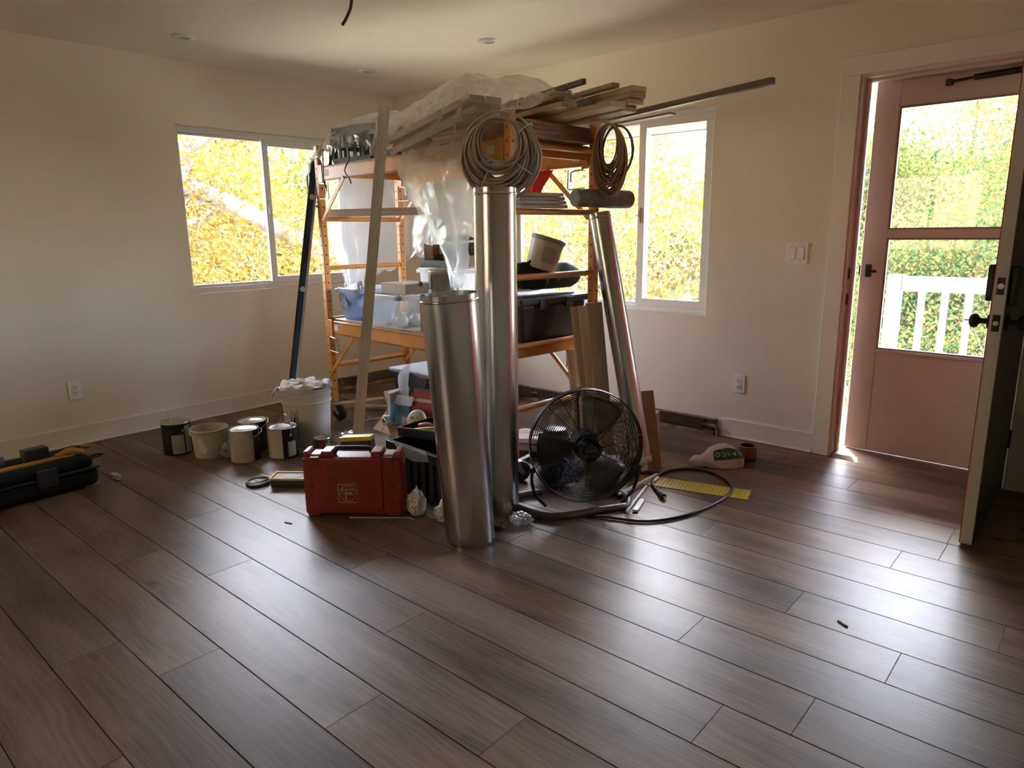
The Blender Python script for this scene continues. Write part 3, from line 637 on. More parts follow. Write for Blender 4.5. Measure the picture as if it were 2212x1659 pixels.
caster(0, 0, math.radians(20)); caster(SL, 0, math.radians(75)); caster(0, SWD, math.radians(200)); caster(SL, SWD, math.radians(-30))

# ---------------------------------------------------------------- load on the upper deck
M_pine = wood('pine_board', (.56, .41, .25), (.42, .29, .16), 'X', 1.2)
M_mahog = wood('red_brown_board', (.30, .14, .08), (.19, .08, .045), 'X', 1.2)
M_dkbar = mat('bronze_bar', (.17, .145, .11), .5, .3, var=.2)
def board(name, label, cat, a, b, w, t, material, up=(0, 0, 1), group=None, bevel=.0015, local=True):
    a = SP(*a) if local else Vector(a); b = SP(*b) if local else Vector(b); d = (b - a); L = d.length; d.normalize(); up = Vector(up); y = up.cross(d).normalized(); z = d.cross(y)
    o = MB().bb((0, -w / 2, 0), (L, w / 2, t)).build(name, material, bevel=bevel, seg=1)
    o.matrix_world = Matrix.Translation(a) @ Matrix((d, y, z)).transposed().to_4x4()
    return tag(o, label, cat, group)
DT = 1.7175
rb = ['lowest', 'second lowest', 'second highest', 'topmost']
for k in range(4): board('hardwood_board', 'red-brown board lying flat on the upper deck, %s of its stack of four' % rb[k], 'board', (1.12 + .02 * k, .30 - .004 * k, DT + k * .0205), (1.868 - .006 * k, .30 + .004 * k, DT + k * .0205), .50, .02, M_mahog, group='red-brown boards on the scaffold')
def dirv(deg): return V(math.cos(math.radians(deg)), math.sin(math.radians(deg)), 0)
def lum(label, ex, ey, z, L, deg, w=.089, t=.0245, material=None, name='pine_board', rise=0.0):
    e = V(ex, ey, z); s = e - dirv(deg) * L - V(0, 0, rise)
    return board(name, label, 'board', tuple(s), tuple(e), w, t, material or M_pine, group='lumber sticking out over the scaffold end')
z0 = 1.806
lum('pine board in the lumber stack above the window, lowest one with the cut front end', 2.30, .19, z0, 1.1, -12)
lum('pine board in the lumber stack above the window, set back second from the bottom', 2.05, .155, z0 + .026, .85, -12)
for k, (dx, lab) in enumerate(((-.04, 'bottom'), (.0, 'second from the bottom'), (.015, 'third from the bottom'), (.02, 'fourth from the bottom'))):
    lum('pine board in the far lumber stack, %s of five' % lab, 2.25 + dx, .395 - .004 * k, z0 + .026 * k + .013, 1.15, -12.5)
lum('narrow pine strip on top of the far lumber stack above the window', 2.17, .34, z0 + .118, 1.1, -12.5, .045, .02)
lum('wide brown board on top of the lumber with its end showing above the cable coil', 1.93, .245, z0 + .112, .85, -12.5, .10, .02, M_pine)
lum('short pine board under the wide brown board on the lumber pile', 1.92, .225, z0 + .085, .8, -12.5, .06, .025)
lum('thin square dark bar above the wide brown board on the lumber', 2.07, .235, z0 + .1335, 1.0, -12.5, .022, .024, M_dkbar, 'square_bar')
o = board('long_bar', 'long dark metal bar reaching out over the right window towards the door', 'bar', (3.668, -1.117, 1.848), (1.90, -.50, 1.848), .030, .026, M_dkbar, local=False)
o = board('trim_strip', 'thin flat strip under the long dark bar above the right window', 'strip', (3.03, -.765, 1.842), (1.75, -.585, 1.812), .05, .010, wood('grey_strip', (.38, .31, .24), (.27, .22, .17)), local=False)
# brown boards bundled under the plastic
for k, (dy, dz, ex, lab) in enumerate(((.0, .0, 0, 'lowest at the front'), (.10, .0, 0, 'lowest at the back'), (.05, .0425, 0, 'in the middle layer'), (.0, .085, 0, 'topmost at the front'), (.10, .085, 0, 'topmost at the back'))):
    board('rough_plank', 'brown rough plank bundled under the plastic sheet, %s' % lab, 'plank', (.565 + .02 * k, .17 + dy, DT + .003 + dz), (.565 + .02 * k + .86, .09 + dy, DT + .118 + dz), .095, .038, wood('rough_brown', (.42, .29, .18), (.25, .16, .10), 'X'), group='rough planks under the plastic sheet')
M_blk = mat('black_plastic', (.016, .016, .017), .42, rvar=.1)
M_dkgrn = mat('dark_green_plastic', (.035, .05, .035), .45)
# slatted black crate and small things at the left end
cr = thing('slatted_crate', 'black slatted plastic crate under the clear sheet at the end of the upper deck', 'crate', SP(.30, .19, DT), SA + .1)
MB().bb((-.19, -.13, 0), (.19, .13, .008)).build('base', M_blk, cr)
for s in (-1, 1):
    for z in (.02, .105, .205): MB().bb((-.19, s * .13 - .004, z - .014), (.19, s * .13 + .004, z + .014)).build('rail', M_blk, cr)
    for z in (.02, .105, .205): MB().bb((s * .19 - .004, -.126, z - .014), (s * .19 + .004, .126, z + .014)).build('rail', M_blk, cr)
    for i in range(6): MB().bb((-.19 + i * .076 - .012, s * .13 - .003, .01), (-.19 + i * .076 + .012, s * .13 + .003, .205)).build('slat', M_blk, cr)
    for i in range(4): MB().bb((s * .19 - .003, -.11 + i * .073 - .011, .01), (s * .19 + .003, -.11 + i * .073 + .011, .205)).build('slat', M_blk, cr)
bk_ = thing('tool_case', 'dark green plastic tool case leaning in the black slatted crate', 'case', SP(.34, .20, DT + .009), SA + .12)
MB().bb((-.10, -.035, .0), (.10, .035, .235)).build('shell', M_dkgrn, bk_, bevel=.012); MB().tube([V(-.04, 0, .235), V(-.035, 0, .262), V(.035, 0, .262), V(.04, 0, .235)], .008, 8).build('handle', M_blk, bk_, smooth=60)
board('wallboard_offcut', 'pale grey flat panel leaning behind the fluted white board on the upper deck', 'panel', (.528, .13, DT + .004), (.538, .19, DT + .225), .16, .010, mat('grey_panel', (.42, .41, .36), .6), up=(-1, 0, .2))
board('black_bar', 'black clamp bar poking up through the plastic at the end of the scaffold', 'clamp', (.045, .055, DT), (.03, .10, DT + .235), .024, .008, M_blk, up=(1, 0, 0))

# clear plastic sheets
M_film = film('plastic_film', .80, (.92, .91, .86)); M_film2 = film('plastic_film_milky', .70, (.93, .93, .88)); M_wrap = film('crinkled_wrap', .55, (.9, .9, .9), .22)
def sheet(name, label, rows, nu, nv, amp, fr, material, seed=0, local=True, ragged=0.0, fold=(0, 0)):
    P = patch([[V(*p) for p in r] for r in rows], nu, nv); n, m = len(P), len(P[0])
    for i in range(n):
        for j in range(m):
            p = P[i][j]; q = p * fr + V(seed, seed * 2, 0)
            w = V(noise.noise(q), noise.noise(q + V(11, 3, 5)), noise.noise(q + V(3, 17, 8))) * amp
            rid = abs(noise.noise(q * 1.7 + V(5, 5, 5))); w += V(0, -1, .3) * amp * .8 * max(0, .25 - rid) * 3
            if fold[0]: w += V(0, fold[0] * math.sin(j / (m - 1) * fold[1] + 2 * noise.noise(q * .6)) * (i / (n - 1)), 0)
            if ragged and i >= n - 3: w += V(0, 0, noise.noise(V(j * .9, seed, i * .2)) * ragged * (i - n + 4) / 3)
            P[i][j] = p + w
    if local: P = [[SP(*p) for p in r] for r in P]
    o = MB().grid(P).build(name, material, smooth=180, fix=False); return tag(o, label, 'plastic sheet')
X_ = [-.13, .02, .14, .34, .58, .78, 1.05, 1.33, 1.47, 1.62, 1.85, 2.02]
TOP = [1.74, 1.885, 1.975, 1.975, 1.975, 1.95, 1.99, 2.075, 2.02, 2.04, 1.90, 1.875]
FR = [1.72, 1.84, 1.90, 1.93, 1.94, 1.89, 1.96, 2.0, 1.98, 1.90, 1.86, 1.868]
HEM = [1.58, 1.72, 1.735, 1.79, 1.80, 1.73, 1.70, 1.66, 1.63, 1.70, 1.80, 1.862]
rows = [[(x, .68, min(t - .25, 1.72)) for x, t in zip(X_, TOP)], [(x, .55, t - .05) for x, t in zip(X_, TOP)], [(x, .30, t + .015) for x, t in zip(X_, TOP)], [(x, .10, (t + f) / 2 + .03) for x, t, f in zip(X_, TOP, FR)],
        [(x, .01, f - .03) for x, f in zip(X_, FR)], [(x, -.045, (f + h) / 2) for x, f, h in zip(X_, FR, HEM)], [(x, -.06, h) for x, h in zip(X_, HEM)]]
sheet('plastic_sheet', 'clear plastic dust sheet draped over the load on the upper scaffold deck', rows, 12, 9, .015, 13, M_film, 3, ragged=.06)
rows = [[(x, -.03, 1.72) for x in (.98, 1.2, 1.42, 1.66)], [(x, -.065, 1.60) for x in (1.0, 1.22, 1.43, 1.67)], [(x, -.075, 1.42) for x in (1.15, 1.30, 1.46, 1.64)], [(x, -.07, 1.24) for x in (1.30, 1.37, 1.46, 1.58)], [(x, -.06, 1.09) for x in (1.385, 1.42, 1.46, 1.52)], [(x, -.06, 1.0) for x in (1.43, 1.44, 1.455, 1.47)]]
sheet('plastic_sheet', 'torn clear plastic strip hanging down in a point behind the tall metal duct', rows, 10, 8, .012, 10, M_film2, 8, fold=(.03, 14))
rows = [[(-.10, .02, 1.84), (-.12, .2, 1.86), (-.12, .42, 1.84), (-.02, .62, 1.80), (.25, .70, 1.74)], [(-.17, .0, 1.62), (-.2, .22, 1.64), (-.19, .45, 1.62), (-.06, .70, 1.6), (.27, .74, 1.56)], [(-.15, .08, 1.38), (-.19, .26, 1.38), (-.19, .46, 1.36), (-.06, .71, 1.36), (.30, .74, 1.36)],
        [(-.13, .15, 1.15), (-.16, .30, 1.13), (-.18, .46, 1.13), (-.06, .70, 1.15), (.26, .73, 1.22)], [(-.11, .20, .93), (-.13, .32, .90), (-.16, .48, .96), (-.06, .68, 1.06), (.20, .71, 1.15)]]
sheet('plastic_sheet', 'clear plastic sheet hanging over the end frame in front of the left window', rows, 9, 8, .018, 7, M_film, 15, fold=(.022, 26), ragged=.08)
rows = [[(.30, .66, 1.36), (.36, .665, 1.37), (.44, .66, 1.36)], [(.27, .68, 1.28), (.36, .69, 1.27), (.46, .68, 1.28)], [(.30, .68, 1.18), (.35, .69, 1.16), (.41, .68, 1.18)], [(.32, .68, 1.12), (.335, .685, 1.10), (.36, .68, 1.11)]]
sheet('plastic_sheet', 'small torn corner of clear plastic hanging below the white boards', rows, 6, 6, .010, 14, M_film2, 22)

# hanging coils
def coil_path(c, rx, rz, turns, jit, seed, drop=0.0, per=30, tilt=None, thick=.0):
    rg = random.Random(seed); pts = []; ox = oz = oy = 0; dr = 0
    A = [(rg.uniform(-1, 1), rg.uniform(-1, 1), rg.uniform(-1, 1), rg.uniform(-1, 1)) for _ in range(turns + 1)]
    for i in range(turns * per + 1):
        t = i / per; k = int(t); f = t - k; f = f * f * (3 - 2 * f); a = A[min(k, turns)]; b = A[min(k + 1, turns)]
        w = [a[q] + (b[q] - a[q]) * f for q in range(4)]; th = 2 * PI * t
        s = 1 + jit * w[0]; top = max(0, math.cos(th)); x = rx * s * math.sin(th) * (1 - .0 * top) + jit * rx * .5 * w[1] * (1 - top); z = rz * s * math.cos(th) - (s - 1) * rz * 1.0 - drop * abs(w[2]) * (1 - math.cos(th)) / 2
        y = thick * w[3]
        pts.append(V(x, y, z))
    m = tilt if tilt is not None else Matrix.Identity(3)
    return [Vector(c) + m @ p for p in pts]
RC = Matrix.Rotation(math.radians(28), 3, 'Z')
M_cab = mat('grey_cable', (.46, .41, .34), .45)
c0 = SP(1.835, -.085, 1.655)
co = thing('cable_coil', 'large coil of grey cable hanging from the scaffold post above the tall duct', 'cable coil', c0, 0)
MB().tube(coil_path((0, 0, 0), .138, .132, 46, .36, 4, .03, 34, RC, .045), .0050, 6).build('cable', M_cab, co, smooth=80)
MB().tube(coil_path((.0, 0.0, -.006), .185, .165, 2, .06, 9, .05, 34, RC, .03), .0045, 6).build('loose_turns', M_cab, co, smooth=80)
for a in (.9, 2.2, 3.6): MB().tube([RC @ V(math.sin(a) * (.15 + q * math.cos(t)), .045 * math.sin(t), math.cos(a) * (.14 + q * math.cos(t)) - .012) for t in [2 * PI * i / 12 for i in range(12)] for q in (.045,)], .003, 5, True).build('tie', mat('white_tie', (.7, .68, .62), .5), co, smooth=60)
M_cord = mat('tan_cord', (.48, .32, .21), .5)
c1 = SP(1.958, .565, 1.672)
co = thing('extension_cord', 'brown extension cord bundle hanging on the scaffold post in front of the right window', 'cord', c1, 0)
MB().tube(coil_path((0, 0, 0), 0.066, .132, 40, .38, 12, .05, 30, RC, .045), .0050, 6).build('cord_loops', M_cord, co, smooth=80)
MB().tube(coil_path((.05, 0, -.01), .085, .135, 3, .22, 14, .03, 30, RC, .03), .0050, 6).build('loose_loops', mat('grey_cord', (.20, .17, .13), .5), co, smooth=80)
c2 = SP(-.125, .035, 1.645)
co = thing('black_cable_bundle', 'looped black cables hanging at the top of the blue spirit level', 'cable', c2, 0)
MB().tube(coil_path((0, 0, 0), .045, .105, 12, .35, 31, .04, 26, RC, .03), .0052, 6).build('cable', M_blk, co, smooth=80)
MB().tube(crom([V(.11, -.04, .05), V(.12, -.05, -.02), V(.14, -.05, -.08), V(.10, -.05, -.13), V(.02, -.05, -.12)], 6), .004, 6).build('cable_end', M_blk, co, smooth=80)
for (x, zz, lab, pts) in ((.20, 1.80, 'thin black wire dangling through the plastic beside the brace', [(0, 0, 0), (.02, -.02, -.10), (.01, -.02, -.17), (.03, -.02, -.24)]), (.48, 1.79, 'thin black wire dangling through the plastic beside the fluted board', [(0, 0, 0), (.05, -.02, -.07), (.01, -.03, -.14), (.05, -.03, -.19), (.065, -.03, -.22)])):
    w = MB().tube(crom([SP(x, -.075, zz) + V(*p) for p in pts], 6), .004, 6).build('dangling_wire', M_blk, smooth=80); tag(w, lab, 'wire')

# things on the rungs
M_wht = wood('primed_board', (.62, .56, .47), (.55, .49, .41), 'X', 1.0)
for k in range(3): board('primed_trim', 'primed white trim board lying across the scaffold end, %s of three' % ('lowest', 'middle', 'topmost')[k], 'board', (-.12 + .03 * k, .10 + .01 * k, 1.392 + .0165 * k), (.60 - .015 * k, .42 - .004 * k, 1.392 + .0165 * k), .10, .016, M_wht, group='trim boards on the scaffold rung')
rl = thing('wrapped_bundle', 'grey-green rolled bundle lying on the scaffold rung in front of the right window', 'bundle', SP(1.83, .02, 1.392), SA)
M_roll = mat('rolled_insulation', (.30, .33, .28), .7, var=.3, vscale=20, bump=.5)
MB().tube([V(.06, .36, .05), V(.075, .45, .052), V(.09, .6, .05), V(.105, .745, .05)], [.043, .046, .048, .047], 16).build('roll', M_roll, rl, smooth=60)
MB().lathe([(.016, 0), (.046, .0), (.047, -.006)], 16, (.106, .746, .05), align((.12, 1, 0))).build('roll_end', M_dkgrn, rl, smooth=60)
for k in range(4): board('white_strip', 'white plastic strip lying on the rung beside the grey-green roll, %s of four' % ('lowest', 'second lowest', 'second highest', 'topmost')[k], 'strip', (1.80 + .012 * (k % 2), .055, 1.392 + .0185 * k), (1.835 + .01 * k, .36 - .02 * k, 1.392 + .0185 * k), .055, .017, mat('white_pvc', (.60, .58, .53), .45), group='white strips on the scaffold rung')
hs = MB().tube(crom([SP(.42, .62, 1.36), SP(.44, .60, 1.325), SP(.50, .58, 1.315), SP(.555, .57, 1.335), SP(.58, .565, 1.37)], 6), .011, 10).build('bent_hose', mat('grey_hose', (.055, .05, .05), .5), smooth=60); tag(hs, 'short curved grey hose under the white boards', 'hose')
rc_rows = [[SP(1.34 + i * .05, .59 + .006 * math.sin(i * 2), 1.613) for i in range(5)], [SP(1.34 + i * .045, .570 + .02 * math.sin(i * 2.2), 1.57) for i in range(5)], [SP(1.34 + i * .035, .572 + .02 * math.sin(i * 2.5), 1.50) for i in range(5)], [SP(1.345 + i * .032, .575 + .015 * math.sin(i * 2.5), 1.425) for i in range(5)]]
rcl = MB().grid(patch(rc_rows, 5, 5)).build('red_cloth', mat('red_fabric', (.75, .045, .04), .8), smooth=180, fix=False); sm = rcl.modifiers.new('solid', 'SOLIDIFY'); sm.thickness = .003
tag(rcl, 'bright red cloth hanging from the scaffold in front of the right window', 'cloth')
# ---------------------------------------------------------------- leaning things
def text(s, size, material, parent, loc, rot=None, mtx=None, ext=.0004, name='lettering', shear=0):
    c = bpy.data.curves.new(name, 'FONT'); c.body = s; c.size = size; c.extrude = ext; c.align_x = 'CENTER'; c.align_y = 'CENTER'; c.shear = shear; c.materials.append(material)
    o = bpy.data.objects.new(name, c); COL.objects.link(o)
    dg = bpy.context.evaluated_depsgraph_get(); me = bpy.data.meshes.new_from_object(o.evaluated_get(dg)); bpy.data.objects.remove(o)
    o = bpy.data.objects.new(name, me); COL.objects.link(o)
    if mtx is not None: o.matrix_world = mtx
    else: o.location = loc; o.rotation_euler = rot or (0, 0, 0)
    if parent is not None: o.parent = parent
    return o
def frame_at(a, b, up):
    """matrix: origin a, local z along a->b, local -y facing 'up'"""
    a, b = Vector(a), Vector(b); z = (b - a).normalized(); y = -(Vector(up) - z * Vector(up).dot(z)).normalized(); x = y.cross(z)
    return Matrix.Translation(a) @ Matrix((x, y, z)).transposed().to_4x4(), (b - a).length
def rooted(name, label, cat, m): 
    r = thing(name, label, cat); r.matrix_world = m; return r
CAMP = V(4.847, -4.073, 1.279)
# blue spirit level
m, L = frame_at((.642, -1.618, 0.002), (.708, -1.300, 1.765), (.9, -.55, 0))
lv = rooted('spirit_level', 'long blue and silver spirit level leaning against the scaffold post', 'spirit level', m)
M_alu = mat('aluminium', (.62, .60, .56), .35, .9); M_blue = mat('level_blue', (.02, .065, .16), .35)
MB().bb((-.028, -.012, 0), (-.012, .012, L)).build('flange', M_blk, lv, bevel=.001, seg=1); MB().bb((.014, -.012, 0), (.030, .012, L)).build('flange', M_alu, lv, bevel=.001, seg=1)
MB().bb((-.012, -.006, 0), (.014, .006, L)).build('web', M_blue, lv)
for z in (L * .17, L * .52, L * .86):
    MB().lathe([(0, .0), (.016, 0), (.018, .003), (.018, .010), (0, .011)], 16, (.001, -.0165, z), align((0, -1, 0)).to_3x3()).build('vial_window', mat('pale_vial', (.75, .72, .55), .25), lv, smooth=40)
MB().bb((-.010, -.0085, L * .62), (.012, -.006, L * .72)).build('hand_slot', M_blk, lv)
# fluted white board
bot = V(1.645, -1.80, .0); rp = SP(.905, -.115, 1.72); top = bot + (rp - bot) * (1.965 / 1.72)
m, L = frame_at(bot, top, CAMP - bot)
fb = rooted('fluted_board', 'long white fluted board leaning against the scaffold behind the red case', 'board', m)
M_flute = wood('white_flute', (.82, .79, .69), (.72, .69, .59), 'Z', 1.0, .5)
prof = [(-.030, .009), (-.030, -.009)]
for i in range(6):
    c = -.024 + i * .0096; prof += [(c - .0035, -.009), (c - .0022, -.0042), (c + .0022, -.0042), (c + .0035, -.009)]
prof += [(.030, -.009), (.030, .009)]
MB().prism(prof, 0, L).build('board', M_flute, fb)
# ducts
def galv(name, col, rough):
    m = bpy.data.materials.new(name); m.use_nodes = True; nt = m.node_tree; b = nt.nodes['Principled BSDF']; N = nt.nodes.new; L = nt.links.new
    b.inputs['Base Color'].default_value = (*col, 1); b.inputs['Metallic'].default_value = 1.0
    tc = N('ShaderNodeTexCoord'); v = N('ShaderNodeTexVoronoi'); v.inputs['Scale'].default_value = 70; L(tc.outputs['Object'], v.inputs['Vector'])
    mp = N('ShaderNodeMapping'); mp.inputs['Scale'].default_value = (1, 1, .08); L(tc.outputs['Object'], mp.inputs[0]); n = N('ShaderNodeTexNoise'); n.inputs['Scale'].default_value = 14; n.inputs['Detail'].default_value = 4; L(mp.outputs[0], n.inputs['Vector'])
    ad = N('ShaderNodeMath'); ad.operation = 'MULTIPLY_ADD'; ad.inputs[1].default_value = .25; L(v.outputs['Distance'], ad.inputs[0]); L(n.outputs['Fac'], ad.inputs[2])
    r = N('ShaderNodeMapRange'); r.inputs['From Min'].default_value = .3; r.inputs['From Max'].default_value = .9; r.inputs['To Min'].default_value = rough - .03; r.inputs['To Max'].default_value = rough + .05; L(n.outputs['Fac'], r.inputs[0]); L(r.outputs[0], b.inputs['Roughness'])
    return m
M_galv = galv('galvanised_sheet', (.66, .65, .62), .24)
def duct(name, label, a, b, r, seam, crimp=None, facing=None, r1=None):
    r1 = r if r1 is None else r1; r_b = r; r = r1
    m, L = frame_at(a, b, facing or (CAMP - Vector(a))); d = rooted(name, label, 'duct', m)
    MB().lathe([(r - .0012, L), (r, L), (r_b, .0), (r_b - .0012, .0), (r - .0012, L)], 56).build('pipe_wall', M_galv, d, smooth=50)
    MB().bar(V(r_b * math.cos(seam), r_b * math.sin(seam), .01), V(r * math.cos(seam), r * math.sin(seam), L - .01), .010, .006, up=(math.cos(seam), math.sin(seam), 0)).build('seam', M_galv, d, bevel=.002)
    MB().lathe([(r + .0005, L - .03), (r + .0028, L - .027), (r + .0028, L - .023), (r + .0005, L - .02)], 56).build('bead', M_galv, d, smooth=60)
    if crimp:
        pf = MB(); P = []
        for z, q in ((.002, 1), (.05, 1), (.07, 0)):
            P.append([V((r + .001 - .004 * q * (k % 2)) * math.cos(2 * PI * k / 60), (r + .001 - .004 * q * (k % 2)) * math.sin(2 * PI * k / 60), z) for k in range(61)])
        pf.grid(P).build('crimped_end', M_galv, d, smooth=40, fix=False)
    return d
duct('metal_duct', 'wide shiny galvanised duct pipe standing in front of the others beside the red case', (2.880, -2.115, .003), (2.845, -2.165, 1.045), .104, 2.6, r1=.1145)
duct('metal_duct', 'tallest shiny galvanised duct pipe standing upright under the cable coil', (2.768, -1.81, .003), (2.763, -1.80, 1.462), .092, -2.2, True)
d3a = V(3.012, -.93, .02); d3b = SP(1.905, .56, 1.368)
dd = duct('metal_duct', 'narrow galvanised duct pipe leaning against the scaffold behind the fan', d3a, d3b, .058, .9)
m, L = frame_at(d3a, d3b, CAMP - d3a)
MB().lathe([(.0605, .02), (.065, .035), (.0645, .06), (.061, .075)], 24).build('foil_wrap', M_galv, dd, smooth=60)
# pale boards leaning at the scaffold end
for k, (bx, by, tx, ty, tz, w, lab) in enumerate(((1.985, .44, 1.852, .43, .885, .07, 'nearest the black tote'), (2.015, .46, 1.882, .46, .89, .075, 'between the other two'), (2.048, .48, 1.914, .50, .905, .10, 'widest, beside the narrow duct'))):
    board('pale_board', 'pale wooden board leaning on the scaffold end, %s' % lab, 'board', (bx, by, .004), (tx, ty, tz), w, .018, wood('pale_pine', (.80, .67, .49), (.70, .56, .38), 'X', .8), up=(.95, -.3, .2), group='pale boards leaning by the narrow duct')
board('short_pale_board', 'short pale wooden board standing lowest among those leaning on the scaffold end', 'board', (1.945, .395, .004), (1.852, .39, .66), .055, .018, MATS['pale_pine'], up=(.95, -.3, .2))
cb = board('cardboard_strip', 'torn strip of brown cardboard standing behind the narrow duct', 'cardboard', (3.045, -.845, .004), (2.905, -.72, .40), .07, .006, mat('cardboard', (.36, .22, .125), .8, var=.15, vscale=12), up=(.7, -.7, .2), local=False)

# ---------------------------------------------------------------- drum fan
fan = thing('floor_fan', 'black round floor fan with a wire cage standing beside the tall duct', 'fan', (3.075, -1.55, 0), math.radians(47))
FC = V(0, 0, .318); TI = Matrix.Rotation(math.radians(-4), 3, 'X')
def fp(r, a, d): return FC + TI @ V(r * math.cos(a), -d, r * math.sin(a))
M_fan = mat('fan_black', (.010, .010, .010), .38); M_blade = mat('fan_blade', (.20, .175, .15), .42, .75)
R_ = .262
def circ(r, d, n=56): return [fp(r, 2 * PI * i / n, d) for i in range(n)]
MB().grid([[fp(R_, 2 * PI * i / 64, d) for i in range(65)] for d in (.028, .012, -.012, -.028)] + [[fp(R_ - .004, 2 * PI * i / 64, d) for i in range(65)] for d in (-.028, .028)] + [[fp(R_, 2 * PI * i / 64, .028) for i in range(65)]]).build('rim', M_fan, fan, smooth=50)
for sgn, nm, nr, h in ((1, 'front_grille', 27, .075), (-1, 'rear_grille', 22, .085)):
    g = MB()
    for k in range(nr):
        r = .052 + (R_ - .056) * k / (nr - 1); d = sgn * (.026 + h * (1 - (r / R_) ** 4)); g.tube(circ(r, d), .0016, 4, True)
    tag(g.build(nm, M_fan, fan, smooth=80), kind='stuff')
    for k in range(10):
        a = 2 * PI * (k + .3 * sgn) / 10; MB().tube([fp(r, a, sgn * (.0245 + h * (1 - (r / R_) ** 4))) for r in (.045, .09, .14, .19, .23, R_)], .0022, 5).build('grille_spoke', M_fan, fan, smooth=80)
MB().lathe([(0, .118), (.030, .116), (.034, .110), (.034, .104), (.050, .100), (.058, .092), (.058, .086)], 28, FC, TI @ align((0, -1, 0))).build('hub_cap', M_fan, fan, smooth=50)
for k in range(24): MB().bar(fp(.037, 2 * PI * k / 24, .108), fp(.052, 2 * PI * k / 24, .101), .003, .006).build('cap_rib', M_fan, fan)
MB().bar(fp(.024, PI + .12, .118), fp(.024, .12, .118), .006, .0015).build('badge', mat('badge_grey', (.32, .31, .27), .4), fan)
MB().cyl(fp(0, 0, .04), fp(0, 0, -.10), .062, .058, 24).build('motor', M_fan, fan, smooth=40)
for k in range(3):
    a0 = math.radians(66 + 120 * k); P = []
    for i in range(7):
        f = i / 6; r = .05 + f * .178; hw = math.radians(26 + 8 * f - 10 * f * f)
        P.append([fp(r, a0 + hw * (2 * j / 8 - 1), .025 - .055 * (j / 8) + .012 * math.sin(PI * j / 8)) for j in range(9)])
    b = MB().grid(P).build('blade', M_blade, fan, smooth=80, fix=False); s = b.modifiers.new('solid', 'SOLIDIFY'); s.thickness = .002
def w2l(o, p): return o.matrix_basis.inverted() @ Vector(p)
bp = [w2l(fan, p) for p in ((2.80, -1.53, .017), (2.735, -1.66, .017), (2.79, -1.735, .017), (3.02, -1.735, .017), (3.17, -1.50, .017), (3.215, -1.41, .017), (3.16, -1.32, .017), (3.06, -1.28, .017))]
MB().tube(crom(bp, 5), .0155, 12).build('base_tube', mat('grey_brown_tube', (.13, .11, .10), .45, .4), fan, smooth=60)
for s in (-.42, PI + .42):
    q = fp(R_ + .012, s, 0); MB().tube([q, q + V(0, .012, -.06), V(q.x * .93, .02, .075), V(q.x * .72, .03, .018)], .008, 10).build('stand_arm', M_fan, fan, smooth=60)
    MB().cyl(fp(R_ - .002, s, 0), fp(R_ + .022, s, 0), .013, n=14).build('pivot_knob', M_fan, fan, smooth=40)
MB().tube([fp(.26, PI * .52, -.05), fp(.18, PI * .52, -.13), fp(.05, PI * .52, -.13)], .006, 8).build('rear_strut', M_fan, fan, smooth=60)
cp = [(3.13, -1.62), (3.20, -1.575), (3.38, -1.49), (3.49, -1.27), (3.515, -.95), (3.42, -.775), (3.24, -.71), (3.12, -.84), (3.14, -1.04), (3.25, -1.165)]
cd = MB().tube(crom([w2l(fan, (x, y, .0085)) for x, y in cp], 7), .0075, 8).build('power_cord', MATS['black_cable'], fan, smooth=80)
MB().tube([w2l(fan, p) for p in ((3.245, -1.16, .010), (3.27, -1.18, .014), (3.295, -1.20, .015))], [.009, .014, .013], 10).build('plug', MATS['black_cable'], cd, smooth=50)
for s in (-.007, .007): MB().bar(w2l(fan, (3.295 + s * .6, -1.20 - s * .6 * -1, .015)), w2l(fan, (3.312 + s * .6, -1.213 + s * .6, .015)), .0015, .006).build('prong', M_steel, cd)

# ---------------------------------------------------------------- by the fan
def slab(name, label, cat, pts, t, material, z=.0):
    o = MB().prism([(p[0], p[1]) for p in pts], z, z + t).build(name, material); return tag(o, label, cat)
M_yel = mat('yellow_corrugated', (.62, .48, .03), .45)
ys = thing('yellow_strip', 'yellow corrugated plastic strip lying on the floor under the black cord', 'plastic strip', (3.04, -1.035, 0), math.radians(14.6))
YL = .57
for k in range(30): MB().bb((k * YL / 30, -.068, .0), ((k + .82) * YL / 30, .068, .0045)).build('rib', M_yel, ys)
MB().bb((0, -.067, .0), (YL, .067, .0025)).build('web', mat('yellow_web', (.50, .38, .02), .5), ys)
M_pvc = mat('white_pvc_strip', (.74, .68, .68), .4)
for (a, b, w, z, lab) in (((3.12, -1.33), (3.115, -.955), .013, .016, 'longest white plastic strip on the floor crossing the others'), ((3.245, -1.46), (3.145, -1.11), .012, .002, 'thin white plastic strip on the floor beneath the longest one'), ((3.27, -1.425), (3.225, -1.285), .024, .002, 'short wide white plastic piece on the floor nearest the cord'), ((3.145, -1.035), (3.13, -.965), .018, .004, 'short white plastic scrap at the end of the longest strip')):
    board('plastic_trim', lab, 'plastic trim', (*a, z), (*b, z), w, .011, M_pvc, local=False, group='white plastic strips by the fan')
